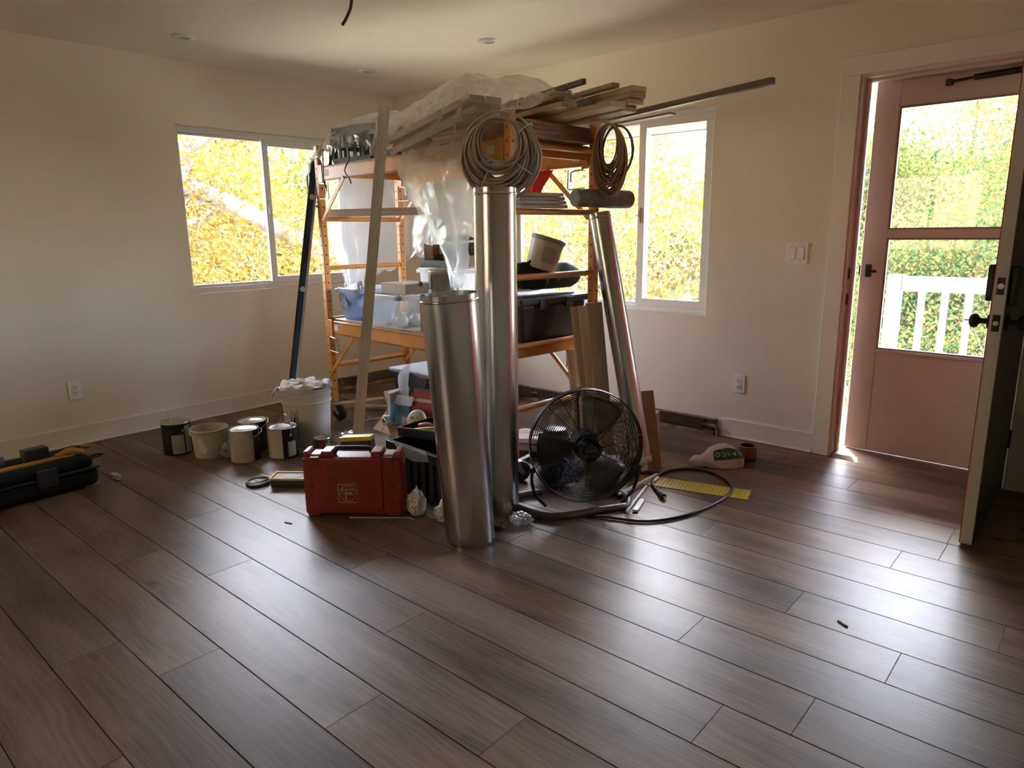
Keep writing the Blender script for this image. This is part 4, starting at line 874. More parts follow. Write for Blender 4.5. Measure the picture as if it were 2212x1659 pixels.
# shop bag
bg = thing('shop_bag', 'crumpled white plastic bag with a green band lying by the baseboard', 'bag', (3.275, -.545, 0), math.radians(41))
rows = [[(-.105, -.055, .004), (-.04, -.075, .002), (.04, -.08, .002), (.105, -.065, .002), (.125, -.03, .004)],
        [(-.115, -.048, .022), (-.04, -.066, .036), (.04, -.068, .042), (.10, -.060, .045), (.130, -.02, .030)],
        [(-.112, -.035, .040), (-.035, -.038, .068), (.04, -.035, .076), (.092, -.030, .072), (.122, -.005, .045)],
        [(-.110, -.010, .045), (-.030, .0, .100), (.035, .005, .108), (.078, .0, .098), (.105, .02, .055)],
        [(-.120, .03, .030), (-.030, .04, .094), (.03, .05, .098), (.06, .05, .085), (.09, .06, .04)],
        [(-.12, .06, .004), (-.04, .085, .004), (.02, .09, .004), (.06, .085, .004), (.08, .075, .004)]]
P = patch([[V(*p) for p in r] for r in rows], 8, 6)
for r in P:
    for i, p in enumerate(r):
        q = p * 22; dn = .009 * noise.noise(q) + .005 * noise.noise(q * 2.7); r[i] = p + V(0, -dn, abs(dn) * .8)
M_bag = mat('white_bag', (.72, .69, .63), .5, var=.08, vscale=14)
MB().grid(P).build('bag_body', M_bag, bg, smooth=180, fix=False)
MB().grid(patch([[V(-.17, -.01, .004), V(-.14, -.035, .004), V(-.10, -.045, .006)], [V(-.175, .0, .025), V(-.14, -.02, .04), V(-.10, -.03, .035)], [V(-.165, .02, .015), V(-.14, .03, .045), V(-.10, .02, .05)]], 5, 5)).build('bag_end', M_bag, bg, smooth=180, fix=False)
def poff(i, j, o):
    a = P[min(i + 1, len(P) - 1)][j] - P[max(i - 1, 0)][j]; b = P[i][min(j + 1, len(P[0]) - 1)] - P[i][max(j - 1, 0)]; n = b.cross(a).normalized()
    if n.z < 0: n = -n
    return P[i][j] + n * o
j0, j1, i0, i1 = 7, 28, 7, 15
cum = [0.0]
for j in range(j0, j1): cum.append(cum[-1] + (P[11][j + 1] - P[11][j]).length)
MB().grid([[poff(i, j, .0025) for j in range(j0, j1 + 1)] for i in range(i0, i1 + 1)]).build('green_band', mat('bag_green', (.012, .11, .035), .5), bg, smooth=180, fix=False)
M_let = mat('bag_letter', (.70, .64, .60), .5)
for k, ch in enumerate('NATCO'):
    tgt = cum[-1] * (1 - (.16 + k * .185)); j = j0 + min(range(len(cum)), key=lambda q: abs(cum[q] - tgt)); i = 11; c = poff(i, j, .0095); ux = (P[i][j - 2] - P[i][j + 2]).normalized(); n = (poff(i, j, .01) - P[i][j]).normalized(); uy = n.cross(ux).normalized(); ux = uy.cross(n)
    text(ch, .036, M_let, bg, None, mtx=Matrix.Translation(c) @ Matrix((ux, uy, n)).transposed().to_4x4())
tr = thing('tape_roll', 'brown and black tape roll standing behind the white bag', 'tape', (3.355, -.365, 0), .4)
MB().lathe([(.040, 0), (.052, 0), (.052, .085), (.040, .085), (.040, 0)], 28).build('tape_core', mat('brown_tape', (.22, .10, .03), .45), tr, smooth=50)
MB().lathe([(.0525, .0), (.0535, .0), (.0535, .02), (.0525, .02)], 28).build('dark_band', M_blk, tr, smooth=50); MB().lathe([(.0385, .004), (.0395, .004), (.0395, .0845), (.0385, .0845)], 28).build('inner_liner', M_hole, tr, smooth=50)

# ---------------------------------------------------------------- red machine case
rc = thing('machine_case', 'red plastic power tool case with a black handle standing on the floor', 'tool case', (2.125, -2.435, 0), math.radians(38.9))
M_rc = mat('red_plastic', (.20, .022, .014), .42, var=.12, vscale=8); M_rc2 = mat('red_plastic_top', (.22, .032, .024), .38)
CW, CD, CH = .455, .115, .285
MB().bb((0, 0, .012), (CW, CD, CH)).build('shell', M_rc, rc, bevel=.012)
MB().bb((.058, -.006, .035), (CW - .088, .002, CH - .004)).build('front_panel', M_rc, rc, bevel=.004)
for x in (.0, CW - .075):
    MB().bb((x + .008, .006, 0), (x + .062, CD - .006, .02)).build('foot', M_rc, rc, bevel=.006)
for x in (.03, CW - .045):
    for z in (.06, .145, .23): MB().lathe([(0, .004), (.012, .004), (.014, 0)], 20, (x, -.0, z), align((0, -1, 0))).build('stud', M_rc, rc, smooth=50)
MB().bb((.11, -.0075, CH - .085), (.27, -.004, CH - .04)).build('name_recess', mat('red_recess', (.15, .016, .011), .5), rc, bevel=.0015)
for (a, b, mm) in ((.003, .028, M_rc2), (.085, .135, M_rc2), (.315, .365, M_rc2), (.425, .452, M_rc2)): MB().bb((a, .012, CH - .006), (b, CD - .012, CH + .026)).build('top_block', mm, rc, bevel=.006)
for a in (.036, .372): 
    c = MB().bb((a, .02, CH - .006), (a + .045, CD - .02, CH + .012)).build('latch', mat('pale_latch', (.52, .50, .46), .4), rc, bevel=.004); MB().bb((a, -.006, CH - .045), (a + .045, .02, CH + .004)).build('latch_tongue', M_rc, c, bevel=.003)
MB().tube(crom([V(.135, CD / 2, CH + .004), V(.150, CD / 2, CH + .028), V(.17, CD / 2, CH + .031), V(.28, CD / 2, CH + .031), V(.30, CD / 2, CH + .028), V(.315, CD / 2, CH + .004)], 5), .0105, 10).build('carry_handle', M_blk, rc, smooth=60)
M_logo = mat('logo_pale', (.50, .44, .40), .6)
lg = bpy.data.objects.new('logo', None); COL.objects.link(lg); lg.parent = rc; lg.location = (.205, -.0068, .117)
def lt(pts, r=.0014, closed=False, sm=5): return MB().tube(crom([V(x, -.0004, z) for x, z in pts], sm, closed), r, 5, closed).build('logo_stroke', M_logo, lg, smooth=80)
hw = .044; cr_ = .007
sq = []
for (cx, cz, a0) in ((hw - cr_, hw - cr_, 0), (-hw + cr_, hw - cr_, 90), (-hw + cr_, -hw + cr_, 180), (hw - cr_, -hw + cr_, 270)):
    sq += [(cx + cr_ * math.cos(math.radians(a0 + t)), cz + cr_ * math.sin(math.radians(a0 + t))) for t in (0, 45, 90)]
lt(sq, closed=True, sm=1); lt([(.037 * math.cos(2 * PI * i / 32), .037 * math.sin(2 * PI * i / 32)) for i in range(32)], closed=True, sm=1)
lt([(-.031, .019), (.031, .019)], .0022, sm=1)
lt([(-.030, .016), (-.020, .004), (-.012, -.004), (-.010, .002), (-.009, .013), (-.008, .015), (-.010, -.004), (-.0115, -.022), (-.009, -.031), (-.005, -.029), (-.0055, -.022), (-.010, -.014)]); lt([(-.016, .003), (-.004, .0045)], sm=1)
lt([(-.006, -.004), (.0005, .001), (.002, .006), (-.0005, .0075), (-.003, .002), (-.002, -.006), (.002, -.008), (.006, -.003)])
lt([(.006, -.003), (.0085, .006), (.0075, -.004), (.0095, -.007), (.012, -.003)]); lt([(.0105, .0115), (.0125, .0135)], sm=1)
lt([(.012, -.003), (.0145, .006), (.0135, -.007), (.0165, .003), (.0195, .006), (.0205, .003), (.020, -.005), (.0225, -.007), (.026, -.003)])

# ---------------------------------------------------------------- cans, tub and bucket
M_tin = mat('tin', (.62, .61, .58), .25, 1.0); M_canblk = mat('can_black', (.014, .014, .015), .35); M_lab = mat('can_label', (.48, .45, .40), .6, var=.2, vscale=40); M_cream = mat('can_cream', (.52, .47, .37), .5, var=.2, vscale=10)
def can(label, loc, r, h, rot, body, panels, lid=None, bail=None, name='paint_can', tilt=None, extra=None):
    c = thing(name, label, 'paint can', loc, rot)
    if tilt: c.rotation_euler = tilt
    MB().lathe([(0, .003), (r - .003, .003), (r - .001, 0), (r, .004), (r - .001, .008), (r - .001, h - .008), (r, h - .005), (r - .0005, h)], 36).build('body', body, c, smooth=45)
    MB().lathe([(r - .0005, h - .004), (r + .0012, h - .001), (r - .001, h + .0025), (r - .008, h - .001), (r - .010, h - .004)], 36).build('rim', M_tin, c, smooth=60)
    MB().lathe([(0, h - .005), (r * .55, h - .005), (r * .60, h - .003), (r - .010, h - .003)], 36).build('lid', lid or M_tin, c, smooth=60)
    for (a0, a1, z0, z1, mm) in panels:
        MB().lathe([(r + .0004, z0), (r + .0008, z0), (r + .0008, z1), (r + .0004, z1)], 14, a0=math.radians(a0), a1=math.radians(a1)).build('label_panel', mm, c, smooth=45)
    for s in (-1, 1): MB().cyl((s * (r - .001), 0, h * .78), (s * (r + .005), 0, h * .78), .008, n=10).build('ear', M_tin, c, smooth=40)
    if bail is not None:
        MB().tube(crom([V(math.cos(t) * (r + .006), math.sin(bail) * math.sin(t) * (r + .02), h * .78 + math.cos(bail) * math.sin(t) * (r + .025)) for t in [PI * i / 8 for i in range(9)]], 3), .0015, 5).build('bail_handle', M_tin, c, smooth=80)
    return c
DEG = math.degrees
aim = math.atan2(-4.073 + 2.3, 4.847 - .9)   # towards the camera
ag = DEG(aim)
can('black paint can with a stir stick, leftmost of the cans on the floor', (.655, -2.372, 0), .083, .190, 0, M_canblk, [(ag - 20, ag + 28, .01, .125, M_lab), (ag + 33, ag + 62, .01, .175, M_lab)], mat('cream_lid', (.40, .36, .28), .5), None)
st = MB().tube([V(.70, -2.425, .110), V(.655, -2.395, .20), V(.615, -2.395, .242)], .005, 6).build('stir_stick', mat('stick_pale', (.50, .44, .33), .6)); tag(st, 'pale stir stick hooked over the leftmost black paint can', 'stick')
can('pale paint can with a label and silver lid, front one of the pair', (1.105, -2.178, 0), .083, .185, 0, M_cream, [(ag - 52, ag + 8, .004, .18, M_lab), (ag + 30, ag + 75, .004, .182, M_canblk)], None, 1.35)
can('dark paint can with a silver lid behind the pale can', (.955, -2.045, 0), .083, .180, 0, M_canblk, [(ag - 40, ag + 10, .01, .15, M_lab)], None, 1.2)
can('half cream half black paint can with a raised bail beside the white bucket', (1.215, -1.998, 0), .083, .178, 0, M_canblk, [(ag - 95, ag - 8, .004, .174, M_cream), (ag + 12, ag + 50, .01, .10, M_lab)], None, .25)
sc_ = can('small dark tin with a red drip in front of the white bucket', (1.315, -1.80, 0), .049, .080, 0, mat('brown_tin', (.10, .06, .045), .4, .3), [(ag - 25, ag + 5, .02, .078, mat('red_drip', (.28, .03, .02), .4)), (ag + 15, ag + 60, .005, .07, M_lab)], mat('dried_paint', (.36, .33, .28), .6), None)
tb = thing('plastic_tub', 'open cream plastic tub smeared with white paint between the cans', 'tub', (.86, -2.268, 0))
M_tub = mat('cream_plastic', (.55, .49, .37), .45)
r, h = .100, .168
MB().lathe([(0, .003), (r * .86, .003), (r * .88, 0), (r * .90, .006), (r, h - .03), (r + .013, h - .028), (r + .013, h - .02), (r + .002, h - .018), (r + .010, h - .004), (r + .008, h), (r - .001, h), (r * .86, .008), (0, .008)], 40).build('wall', M_tub, tb, smooth=45)
sme = MB()
for k, (za, zb) in enumerate(((.085, .118), (.05, .128), (.032, .132), (.04, .120), (.028, .10), (.045, .075))):
    q = lambda z: r * (.90 + .10 * z / (h - .03)) + .0012
    sme.lathe([(q(za), za), (q((za + zb) / 2), (za + zb) / 2), (q(zb), zb)], 3, a0=aim - .78 + .09 * k, a1=aim - .685 + .09 * k)
sme.build('paint_smear', mat('white_smear', (.74, .74, .70), .35), tb, smooth=60)
bk2 = thing('white_bucket', 'tall white plastic bucket with a crumpled rag on top', 'bucket', (1.075, -1.735, 0))
M_bkt = mat('bucket_plastic', (.66, .63, .56), .4)
r, h = .152, .355
MB().lathe([(0, .004), (r * .84, .004), (r * .86, 0), (r * .87, .008), (r * .955, h - .10), (r * 1.0, h - .098), (r * 1.005, h - .085), (r * .975, h - .08), (r * .985, h - .05), (r * 1.02, h - .047), (r * 1.02, h - .036), (r * .99, h - .032), (r * 1.0, h - .012), (r * 1.035, h - .01), (r * 1.03, h), (r * .97, h), (r * .85, .012), (0, .012)], 48).build('wall', M_bkt, bk2, smooth=40)
M_prt = mat('bucket_print', (.05, .05, .06), .5)
fa = aim - .72
def onb(a, z, o=.0012): 
    rr = r * (.87 + .085 * z / (h - .10)) + o; return V(rr * math.cos(fa + a), rr * math.sin(fa + a), z)
wl = bpy.data.objects.new('warning_print', None); COL.objects.link(wl); wl.parent = bk2
MB().tube([onb(x, z) for x, z in ((-.17, .06), (.17, .06), (.17, .235), (-.17, .235))], .0012, 4, True).build('print_line', M_prt, wl)
MB().tube([onb(.13 * math.cos(t), .175 + .03 * math.sin(t)) for t in [2 * PI * i / 20 for i in range(20)]], .002, 4, True).build('print_line', M_prt, wl)
MB().tube([onb(-.09, .152), onb(.09, .198)], .0018, 4).build('print_line', M_prt, wl); MB().tube([onb(.0, .158), onb(.02, .172), onb(-.01, .19)], [.004, .006, .004], 5).build('print_figure', M_prt, wl)
for z in (.075, .088, .101, .114, .127): MB().tube([onb(-.13, z), onb(.13, z)], .0012, 4).build('print_line', M_prt, wl)
for z in (.214, .224): MB().tube([onb(-.12, z), onb(.12, z)], .0016, 4).build('print_line', M_prt, wl)
# rag over the bucket
P = []
for i in range(15):
    row = []
    for j in range(41):
        t = 2 * PI * j / 40; f = i / 14; rr = r * (1.10 * f); z = h + .022 + .030 * noise.noise(V(math.cos(t) * f * 3.1, math.sin(t) * f * 3.1, 2)) + .016 * noise.noise(V(math.cos(t) * f * 8, math.sin(t) * f * 8, 5))
        if f > .88: z -= (f - .88) * (.20 + .32 * noise.noise(V(math.cos(t) * 2.2, math.sin(t) * 2.2, 9)))
        row.append(V(rr * math.cos(t) * (1 + .05 * noise.noise(V(t * 2, 0, 1))), rr * math.sin(t), max(z, h + .004) if f < .85 else z))
    P.append(row)
rg = MB().grid(P).build('rag', mat('canvas_rag', (.50, .455, .37), .9, var=.15, vscale=20), smooth=180, fix=False); rg.location = (1.075, -1.735, 0); tag(rg, 'crumpled cream canvas rag lying on top of the white bucket', 'rag')
tail = MB().grid(patch([[V(-.13, -.09, h - .0), V(-.11, -.12, h + .01), V(-.07, -.148, h + .01)], [V(-.155, -.11, h - .03), V(-.13, -.14, h - .02), V(-.09, -.165, h - .02)], [V(-.18, -.12, h - .075), V(-.15, -.155, h - .065), V(-.12, -.175, h - .06)]], 5, 5)).build('rag_corner', MATS['canvas_rag'], rg, smooth=180, fix=False)
# lid, organiser, scraps
ld = thing('can_lid', 'upturned metal can lid lying on the floor in front of the cans', 'lid', (1.545, -2.35, 0))
MB().lathe([(0, .008), (.050, .008), (.052, .003), (.060, .003), (.063, .010), (.061, .014), (.058, .010), (.054, .010), (.052, .012), (.0, .012)], 32).build('disc', mat('dull_metal', (.22, .20, .18), .4, .8), ld, smooth=50); MB().tube([V(.055 * math.cos(t), .055 * math.sin(t), .020 + .006 * math.cos(t)) for t in [2 * PI * i / 28 for i in range(28)]], .004, 6, True).build('ring', MATS['dull_metal'], ld, smooth=60)
MB().bb((-.016, -.010, .0125), (.014, .012, .018)).build('dried_lump', MATS['can_label'], ld, bevel=.004)
og = thing('parts_box', 'small black and yellow parts box on the floor behind the red case', 'parts box', (1.69, -2.245, 0), math.radians(38))
MB().bb((-.09, -.05, 0), (.09, .05, .042)).build('tray', M_blk, og, bevel=.006)
for (a, b) in (((-.095, -.056, .042), (.095, -.046, .052)), ((-.095, .046, .042), (.095, .056, .052)), ((-.095, -.046, .042), (-.085, .046, .052)), ((.085, -.046, .042), (.095, .046, .052))): MB().bb(a, b).build('yellow_edge', M_yel, og, bevel=.002)
MB().bb((-.085, -.046, .043), (.085, .046, .046)).build('lid_panel', mat('dark_red_card', (.16, .03, .025), .5), og); MB().bb((-.02, -.03, .046), (.06, .035, .0475)).build('clear_window', M_canblk, og)
def crumple(name, label, loc, s, material, seed, cat='plastic wrap'):
    me = bmesh.new(); bmesh.ops.create_icosphere(me, subdivisions=4, radius=1)
    for v in me.verts:
        p = v.co.copy(); q = 1 + .42 * noise.noise(p * 1.6 + V(seed, 0, 0)) + .30 * abs(noise.noise(p * 4.2 + V(0, seed, 0))) + .14 * noise.noise(p * 9 + V(0, 0, seed))
        v.co = V(p.x * s[0], p.y * s[1], max(p.z, -.75) * s[2] + .75 * s[2]) * q if p.z > -.75 else V(p.x * s[0] * q, p.y * s[1] * q, 0)
    zz = min(v.co.z for v in me.verts)
    for v in me.verts: v.co.z -= zz
    d = bpy.data.meshes.new(name); me.to_mesh(d); me.free(); d.materials.append(material); o = bpy.data.objects.new(name, d); COL.objects.link(o); o.location = loc; return tag(o, label, cat)
crumple('plastic_wrap', 'crumpled clear plastic wrap on the floor between the bucket and the fluted board', (1.345, -1.60, 0), (.085, .06, .040), M_wrap, 3)
crumple('plastic_wrap', 'crumpled clear plastic wrap on the floor between the cream tub and pale can', (.992, -2.228, 0), (.022, .04, .045), M_wrap, 8)
crumple('plastic_bag', 'small crumpled white plastic bag on the floor beside the red case', (2.50, -2.085, 0), (.042, .038, .058), mat('white_film', (.72, .70, .64), .35), 5, 'plastic bag')
crumple('paper_scrap', 'crumpled white and teal paper ball on the floor beside the wide duct', (2.655, -2.04, 0), (.045, .045, .05), mat('pale_paper', (.62, .64, .60), .7), 12, 'paper')
crumple('plastic_wrap', 'crumpled clear plastic wrap on the floor between the ducts and fan', (2.935, -1.85, 0), (.05, .045, .02), M_wrap, 17)
crumple('white_scrap', 'small white scrap on the floor beside the black toolbox', (.86, -2.80, 0), (.055, .02, .012), mat('white_scrap', (.52, .50, .46), .7), 21, 'scrap')
crumple('leaf_litter', 'dry brown scraps on the floor at the foot of the tall duct', (2.885, -1.95, 0), (.035, .03, .012), mat('dry_brown', (.20, .12, .07), .8), 25, 'scrap')
crumple('white_scrap', 'small white crumb on the floor behind the fluted board', (.98, -1.18, 0), (.022, .018, .016), MATS['white_scrap'], 28, 'scrap')
for i, (x, y, a, lab) in enumerate(((2.13, -2.53, .3, 'thin wood chip on the floor in front of the red case'), (4.29, -1.80, -.5, 'thin wood chip on the bare floor towards the door'))):
    o = MB().bb((-.02, -.003, 0), (.02, .003, .004)).build('wood_chip', mat('chip_wood', (.16, .08, .05), .8), loc=(x, y, .0), rot=(0, 0, a)); tag(o, lab, 'wood chip')
wc = MB().tube(crom([V(2.30, -2.316, .004), V(2.42, -2.220, .004), V(2.50, -2.155, .004), V(2.545, -2.14, .004)], 6), .003, 6).build('thin_cable', mat('white_cord', (.60, .57, .52), .5), smooth=80); tag(wc, 'thin white cord on the floor running from the red case', 'cord')
# ---------------------------------------------------------------- load on the lower deck
ZD = .7125
M_card = MATS['cardboard']; M_cardd = mat('cardboard_dark', (.17, .105, .065), .85); M_cardl = mat('cardboard_pale', (.52, .43, .31), .8)
M_bluetote = film('blue_tote_plastic', .22, (.22, .30, .44), .06); M_clear = film('clear_tote_plastic', .74, (.80, .80, .76), .06); M_clearw = mat('tote_rim_white', (.70, .68, .62), .4)
def tote(name, label, loc, rot, lx, ly, h, flare, wall, rimm, cat='storage bin', rimw=.014):
    t = thing(name, label, cat, loc, rot)
    def rr(sx, sy, z, c=.03, n=4):
        out = []
        for (qx, qy, a0) in ((1, 1, 0), (-1, 1, 90), (-1, -1, 180), (1, -1, 270)):
            for k in range(n + 1):
                a = math.radians(a0 + 90 * k / n); out.append(V(qx * (sx - c) + c * math.cos(a), qy * (sy - c) + c * math.sin(a), z))
        return out
    a, b = lx / 2, ly / 2; rings = [rr(a - flare, b - flare, .0), rr(a - flare * .55, b - flare * .55, h * .42), rr(a - flare * .42, b - flare * .42, h * .44), rr(a - .004, b - .004, h - .004)]
    mb = MB(); n = len(rings[0])
    for r in rings: mb.add(r, [])
    for k in range(len(rings) - 1): mb.f += [(k * n + i, k * n + (i + 1) % n, (k + 1) * n + (i + 1) % n, (k + 1) * n + i) for i in range(n)]
    mb.f.append(tuple(range(n - 1, -1, -1))); mb.build('bin_wall', wall, t, smooth=40)
    MB().tube(rr(a, b, h), rimw * .5, 8, True).build('rim', rimm, t, smooth=60)
    MB().grid([[p * 1.0 for p in rr(a, b, h - .004) + [rr(a, b, h - .004)[0]]], [V(p.x * (1 + rimw * 1.2 / a), p.y * (1 + rimw * 1.2 / b), h - .002) for p in rr(a, b, h) + [rr(a, b, h)[0]]], [V(p.x * (1 + rimw * 1.2 / a), p.y * (1 + rimw * 1.2 / b), h - .022) for p in rr(a, b, h) + [rr(a, b, h)[0]]]]).build('lip', rimm, t, smooth=50, fix=False)
    return t
t = tote('storage_bin', 'translucent blue-grey storage bin full of hardware boxes on the lower deck', SP(.175, .215, ZD), SA, .27, .34, .205, .028, M_bluetote, mat('blue_rim', (.45, .52, .60), .4))
MB().add([(-.110, -.1640, .085), (-.020, -.1650, .072), (.0, -.1680, .105), (-.03, -.1715, .165), (-.105, -.1715, .168)], [(0, 1, 2, 3, 4)]).build('torn_sticker', mat('blue_sticker', (.05, .16, .26), .5, var=.0, col2=(.55, .60, .58), vscale=45), t)
def pbox(name, label, c, rot, s, material, cat='box', parts=()):
    o = thing(name, label, cat, c); o.rotation_euler = rot
    MB().bb((-s[0] / 2, -s[1] / 2, 0), (s[0] / 2, s[1] / 2, s[2])).build('carton', material, o, bevel=.002, seg=1)
    for (nm, a, b, mm) in parts: MB().bb(a, b).build(nm, mm, o)
    return o
M_navy = mat('box_navy', (.035, .04, .075), .5)
pbox('hardware_box', 'pale hardware box with a dark blue stripe tilted in the blue-grey bin', SP(.12, .14, ZD + .15), (.55, .62, SA - .5), (.14, .10, .05), mat('box_pale', (.58, .56, .52), .6), parts=(('blue_stripe', (-.0702, -.0502, .012), (.0702, .0502, .045), M_navy), ('lettering_strip', (-.058, -.0508, .022), (.045, -.0501, .035), mat('stripe_text', (.30, .30, .36), .6))))
pbox('hardware_box', 'grey hardware box lying open in the blue-grey bin', SP(.22, .20, ZD + .15), (.15, .25, SA + .5), (.10, .08, .055), mat('box_dark', (.05, .052, .05), .5), parts=(('top_print', (-.048, -.038, .0552), (.048, .038, .0562), mat('box_greyprint', (.30, .29, .26), .6)),))
pbox('hardware_box', 'pale pink hardware box leaning at the back of the blue-grey bin', SP(.18, .30, ZD + .15), (.5, .1, SA + .3), (.16, .09, .05), mat('box_pink', (.55, .50, .49), .6))
crumple('steel_wool', 'handful of grey wire and fasteners on top of the blue-grey bin', SP(.265, .10, ZD + .17), (.03, .025, .02), mat('grey_wire', (.20, .19, .17), .5, .4), 41, 'fasteners')
t = tote('clear_box', 'clear plastic storage box with white round fittings inside on the lower deck', SP(.69, .155, ZD), SA, .36, .36, .198, .020, M_clear, M_clearw, rimw=.012)
M_ball = mat('white_fitting', (.66, .64, .60), .4)
for k, (x, y) in enumerate(((.08, -.09), (.10, .0), (.09, .09), (-.02, -.05), (-.04, .06))):
    f = thing('light_fitting', 'white round light fitting inside the clear storage box, %s' % ('nearest its front corner', 'in the middle of its right side', 'at its back right corner', 'at the front on its left', 'at the back on its left')[k], 'light fitting', SP(.69 + x, .155 + y, ZD + .004), 0, 'white fittings in the clear box')
    MB().lathe([(0, .0), (.030, .004), (.042, .030), (.038, .055), (.022, .070), (.010, .075), (.010, .09), (0, .09)], 20).build('globe', M_ball, f, smooth=60); MB().lathe([(.024, .069), (.027, .073), (.024, .078)], 20).build('collar', M_clearw, f, smooth=60)
bx = thing('flat_carton', 'closed brown cardboard carton sitting on the clear storage box', 'carton', SP(.72, .175, ZD + .206), SA)
MB().bb((-.13, -.13, 0), (.13, .095, .062)).build('carton', M_cardl, bx, bevel=.002, seg=1); MB().bb((.1301, -.128, .001), (.1325, .093, .061)).build('end_flap', M_cardd, bx); MB().cyl((.1326, -.02, .058), (.1335, -.02, .058), .016, n=16).build('thumb_notch', M_hole, bx)
# further bins at the back of the lower deck
t2 = tote('clear_box', 'clear plastic bin with grey cloth bags behind the shelf paint can', SP(.70, .487, ZD), SA, .38, .205, .335, .02, M_clear, M_clearw, rimw=.012)
crumple('grey_cloth', 'bundled grey cloth bag inside the clear bin behind the paint can', SP(.70, .485, ZD + .01), (.10, .05, .10), mat('grey_fabric', (.20, .215, .21), .9), 33, 'cloth')
gr = MB().tube(crom([SP(.60, .362, ZD + .372), SP(.75, .364, ZD + .372), SP(.90, .366, ZD + .372)], 4), .024, 12).build('rolled_cloth', mat('grey_roll', (.19, .20, .17), .85), smooth=60); tag(gr, 'rolled grey cloth lying on the rim of the clear bin', 'cloth roll')
ob = thing('open_carton', 'open cardboard carton with a black power tool in it behind the shelf paint can', 'carton', SP(.74, .51, ZD + .352), SA)
MB().bb((-.10, -.09, 0), (.13, .09, .006)).build('carton_base', M_cardd, ob); MB().bb((-.10, .084, .006), (.13, .09, .15)).build('back_wall', M_cardd, ob); MB().bb((-.106, -.09, 0), (-.10, .09, .14)).build('side_wall', M_card, ob)
MB().add([(-.106, -.09, .0), (-.106, -.16, .02), (-.12, -.15, .15), (-.106, -.09, .13), (-.100, -.09, .0), (-.100, -.16, .02), (-.114, -.15, .15), (-.100, -.09, .13)], [(0, 1, 2, 3), (4, 7, 6, 5), (0, 4, 5, 1), (1, 5, 6, 2), (2, 6, 7, 3), (3, 7, 4, 0)]).build('side_flap', M_cardl, ob)
MB().add([(-.10, .085, .15), (.13, .085, .17), (.12, -.02, .20), (-.09, -.02, .17), (-.10, .087, .156), (.13, .087, .176), (.12, -.02, .206), (-.09, -.02, .176)], [(0, 1, 2, 3), (4, 7, 6, 5), (0, 4, 5, 1), (1, 5, 6, 2), (2, 6, 7, 3), (3, 7, 4, 0)]).build('top_flap', M_cardd, ob)
MB().bb((.13, -.09, 0), (.136, .09, .07)).build('side_wall', M_cardd, ob)
pt = thing('power_tool', 'black power tool lying in the open cardboard carton', 'power tool', SP(.74, .46, ZD + .36), SA + .3)
MB().tube([V(-.08, 0, .03), V(-.02, 0, .045), V(.05, 0, .05), (.10, 0, .04)], [.026, .034, .034, .02], 14).build('tool_body', M_blk, pt, smooth=60); MB().bb((.0, -.018, .06), (.10, .02, .105)).build('battery', mat('tool_brown', (.06, .045, .035), .5), pt, bevel=.006); MB().bb((-.08, .02, .07), (.02, .055, .12)).build('guard', mat('white_card', (.60, .58, .54), .6), pt, bevel=.004)
rw = thing('cable_raceway', 'white slotted plastic cable duct lying beside the clear bin on the lower deck', 'cable duct', SP(.46, .285, ZD + .2105), SA)
MB().bb((0, 0, .04), (.42, .045, .046)).build('back', M_clearw, rw)
for s in (0, .043):
    for k in range(13): MB().bb((.008 + k * .032, s, .0), (.026 + k * .032, s + .002, .04)).build('finger', M_clearw, rw)
bxr = pbox('white_carton', 'white cardboard carton under the slotted cable duct', SP(.62, .43, ZD), (0, 0, SA), (.001, .001, .001), M_cardl) if False else None
rs = pbox('wooden_block', 'squat brown carton under the shelf paint can', SP(1.05, .17, ZD), (0, 0, SA), (.20, .20, .155), M_card)
sag = DEG(math.atan2(-2.38 - .17, 4.31 - 1.05)) + DEG(SA)
can('dented silver paint can with a torn grey label standing on the loaded scaffold shelf', SP(1.05, .17, ZD + .156), .082, .190, 0, M_tin, [(sag - 95, sag - 48, .09, .172, M_canblk), (sag - 90, sag - 50, .004, .088, M_lab), (sag - 46, sag + 75, .004, .178, mat('torn_label', (.40, .36, .31), .6, var=.3, vscale=22))], mat('brown_lid', (.30, .22, .15), .5), None)
pp = [pbox('paper_stack', 'stack of white papers and manuals between the shelf can and tall duct', SP(1.33, .33, ZD), (0, 0, SA + .2), (.18, .20, .17), mat('paper_white', (.62, .62, .64), .7)),
      pbox('brown_carton', 'brown carton behind the paper stack on the lower deck', SP(1.36, .525, ZD), (0, 0, SA), (.20, .12, .30), M_card)]
# right end: black tote, duffel, white container
bt = thing('black_tote', 'black plastic tote with a lid at the end of the lower deck', 'tote', SP(1.645, .335, ZD), SA)
MB().add([(-.15, -.22, 0), (.13, -.22, 0), (.13, .22, 0), (-.15, .22, 0), (-.17, -.25, .195), (.15, -.25, .195), (.15, .25, .195), (-.17, .25, .195)], [(3, 2, 1, 0), (0, 1, 5, 4), (1, 2, 6, 5), (2, 3, 7, 6), (3, 0, 4, 7), (4, 5, 6, 7)]).build('tote_body', M_blk, bt, bevel=.012)
MB().bb((-.18, -.262, .195), (.162, .262, .232)).build('tote_lid', mat('charcoal_lid', (.045, .047, .05), .5), bt, bevel=.010); MB().bb((-.13, -.20, .232), (.11, .20, .24)).build('lid_panel', MATS['charcoal_lid'], bt, bevel=.003)
for s in (-.1, .1): MB().bb((.1615, s - .03, .17), (.168, s + .03, .225)).build('clip', M_blk, bt, bevel=.002)
M_olive = mat('olive_fabric', (.055, .065, .042), .85, bump=.3, bscale=25)
df = thing('duffel_bag', 'dark olive duffel bag slumped on the black tote', 'duffel bag', SP(1.655, .36, ZD + .255), SA)
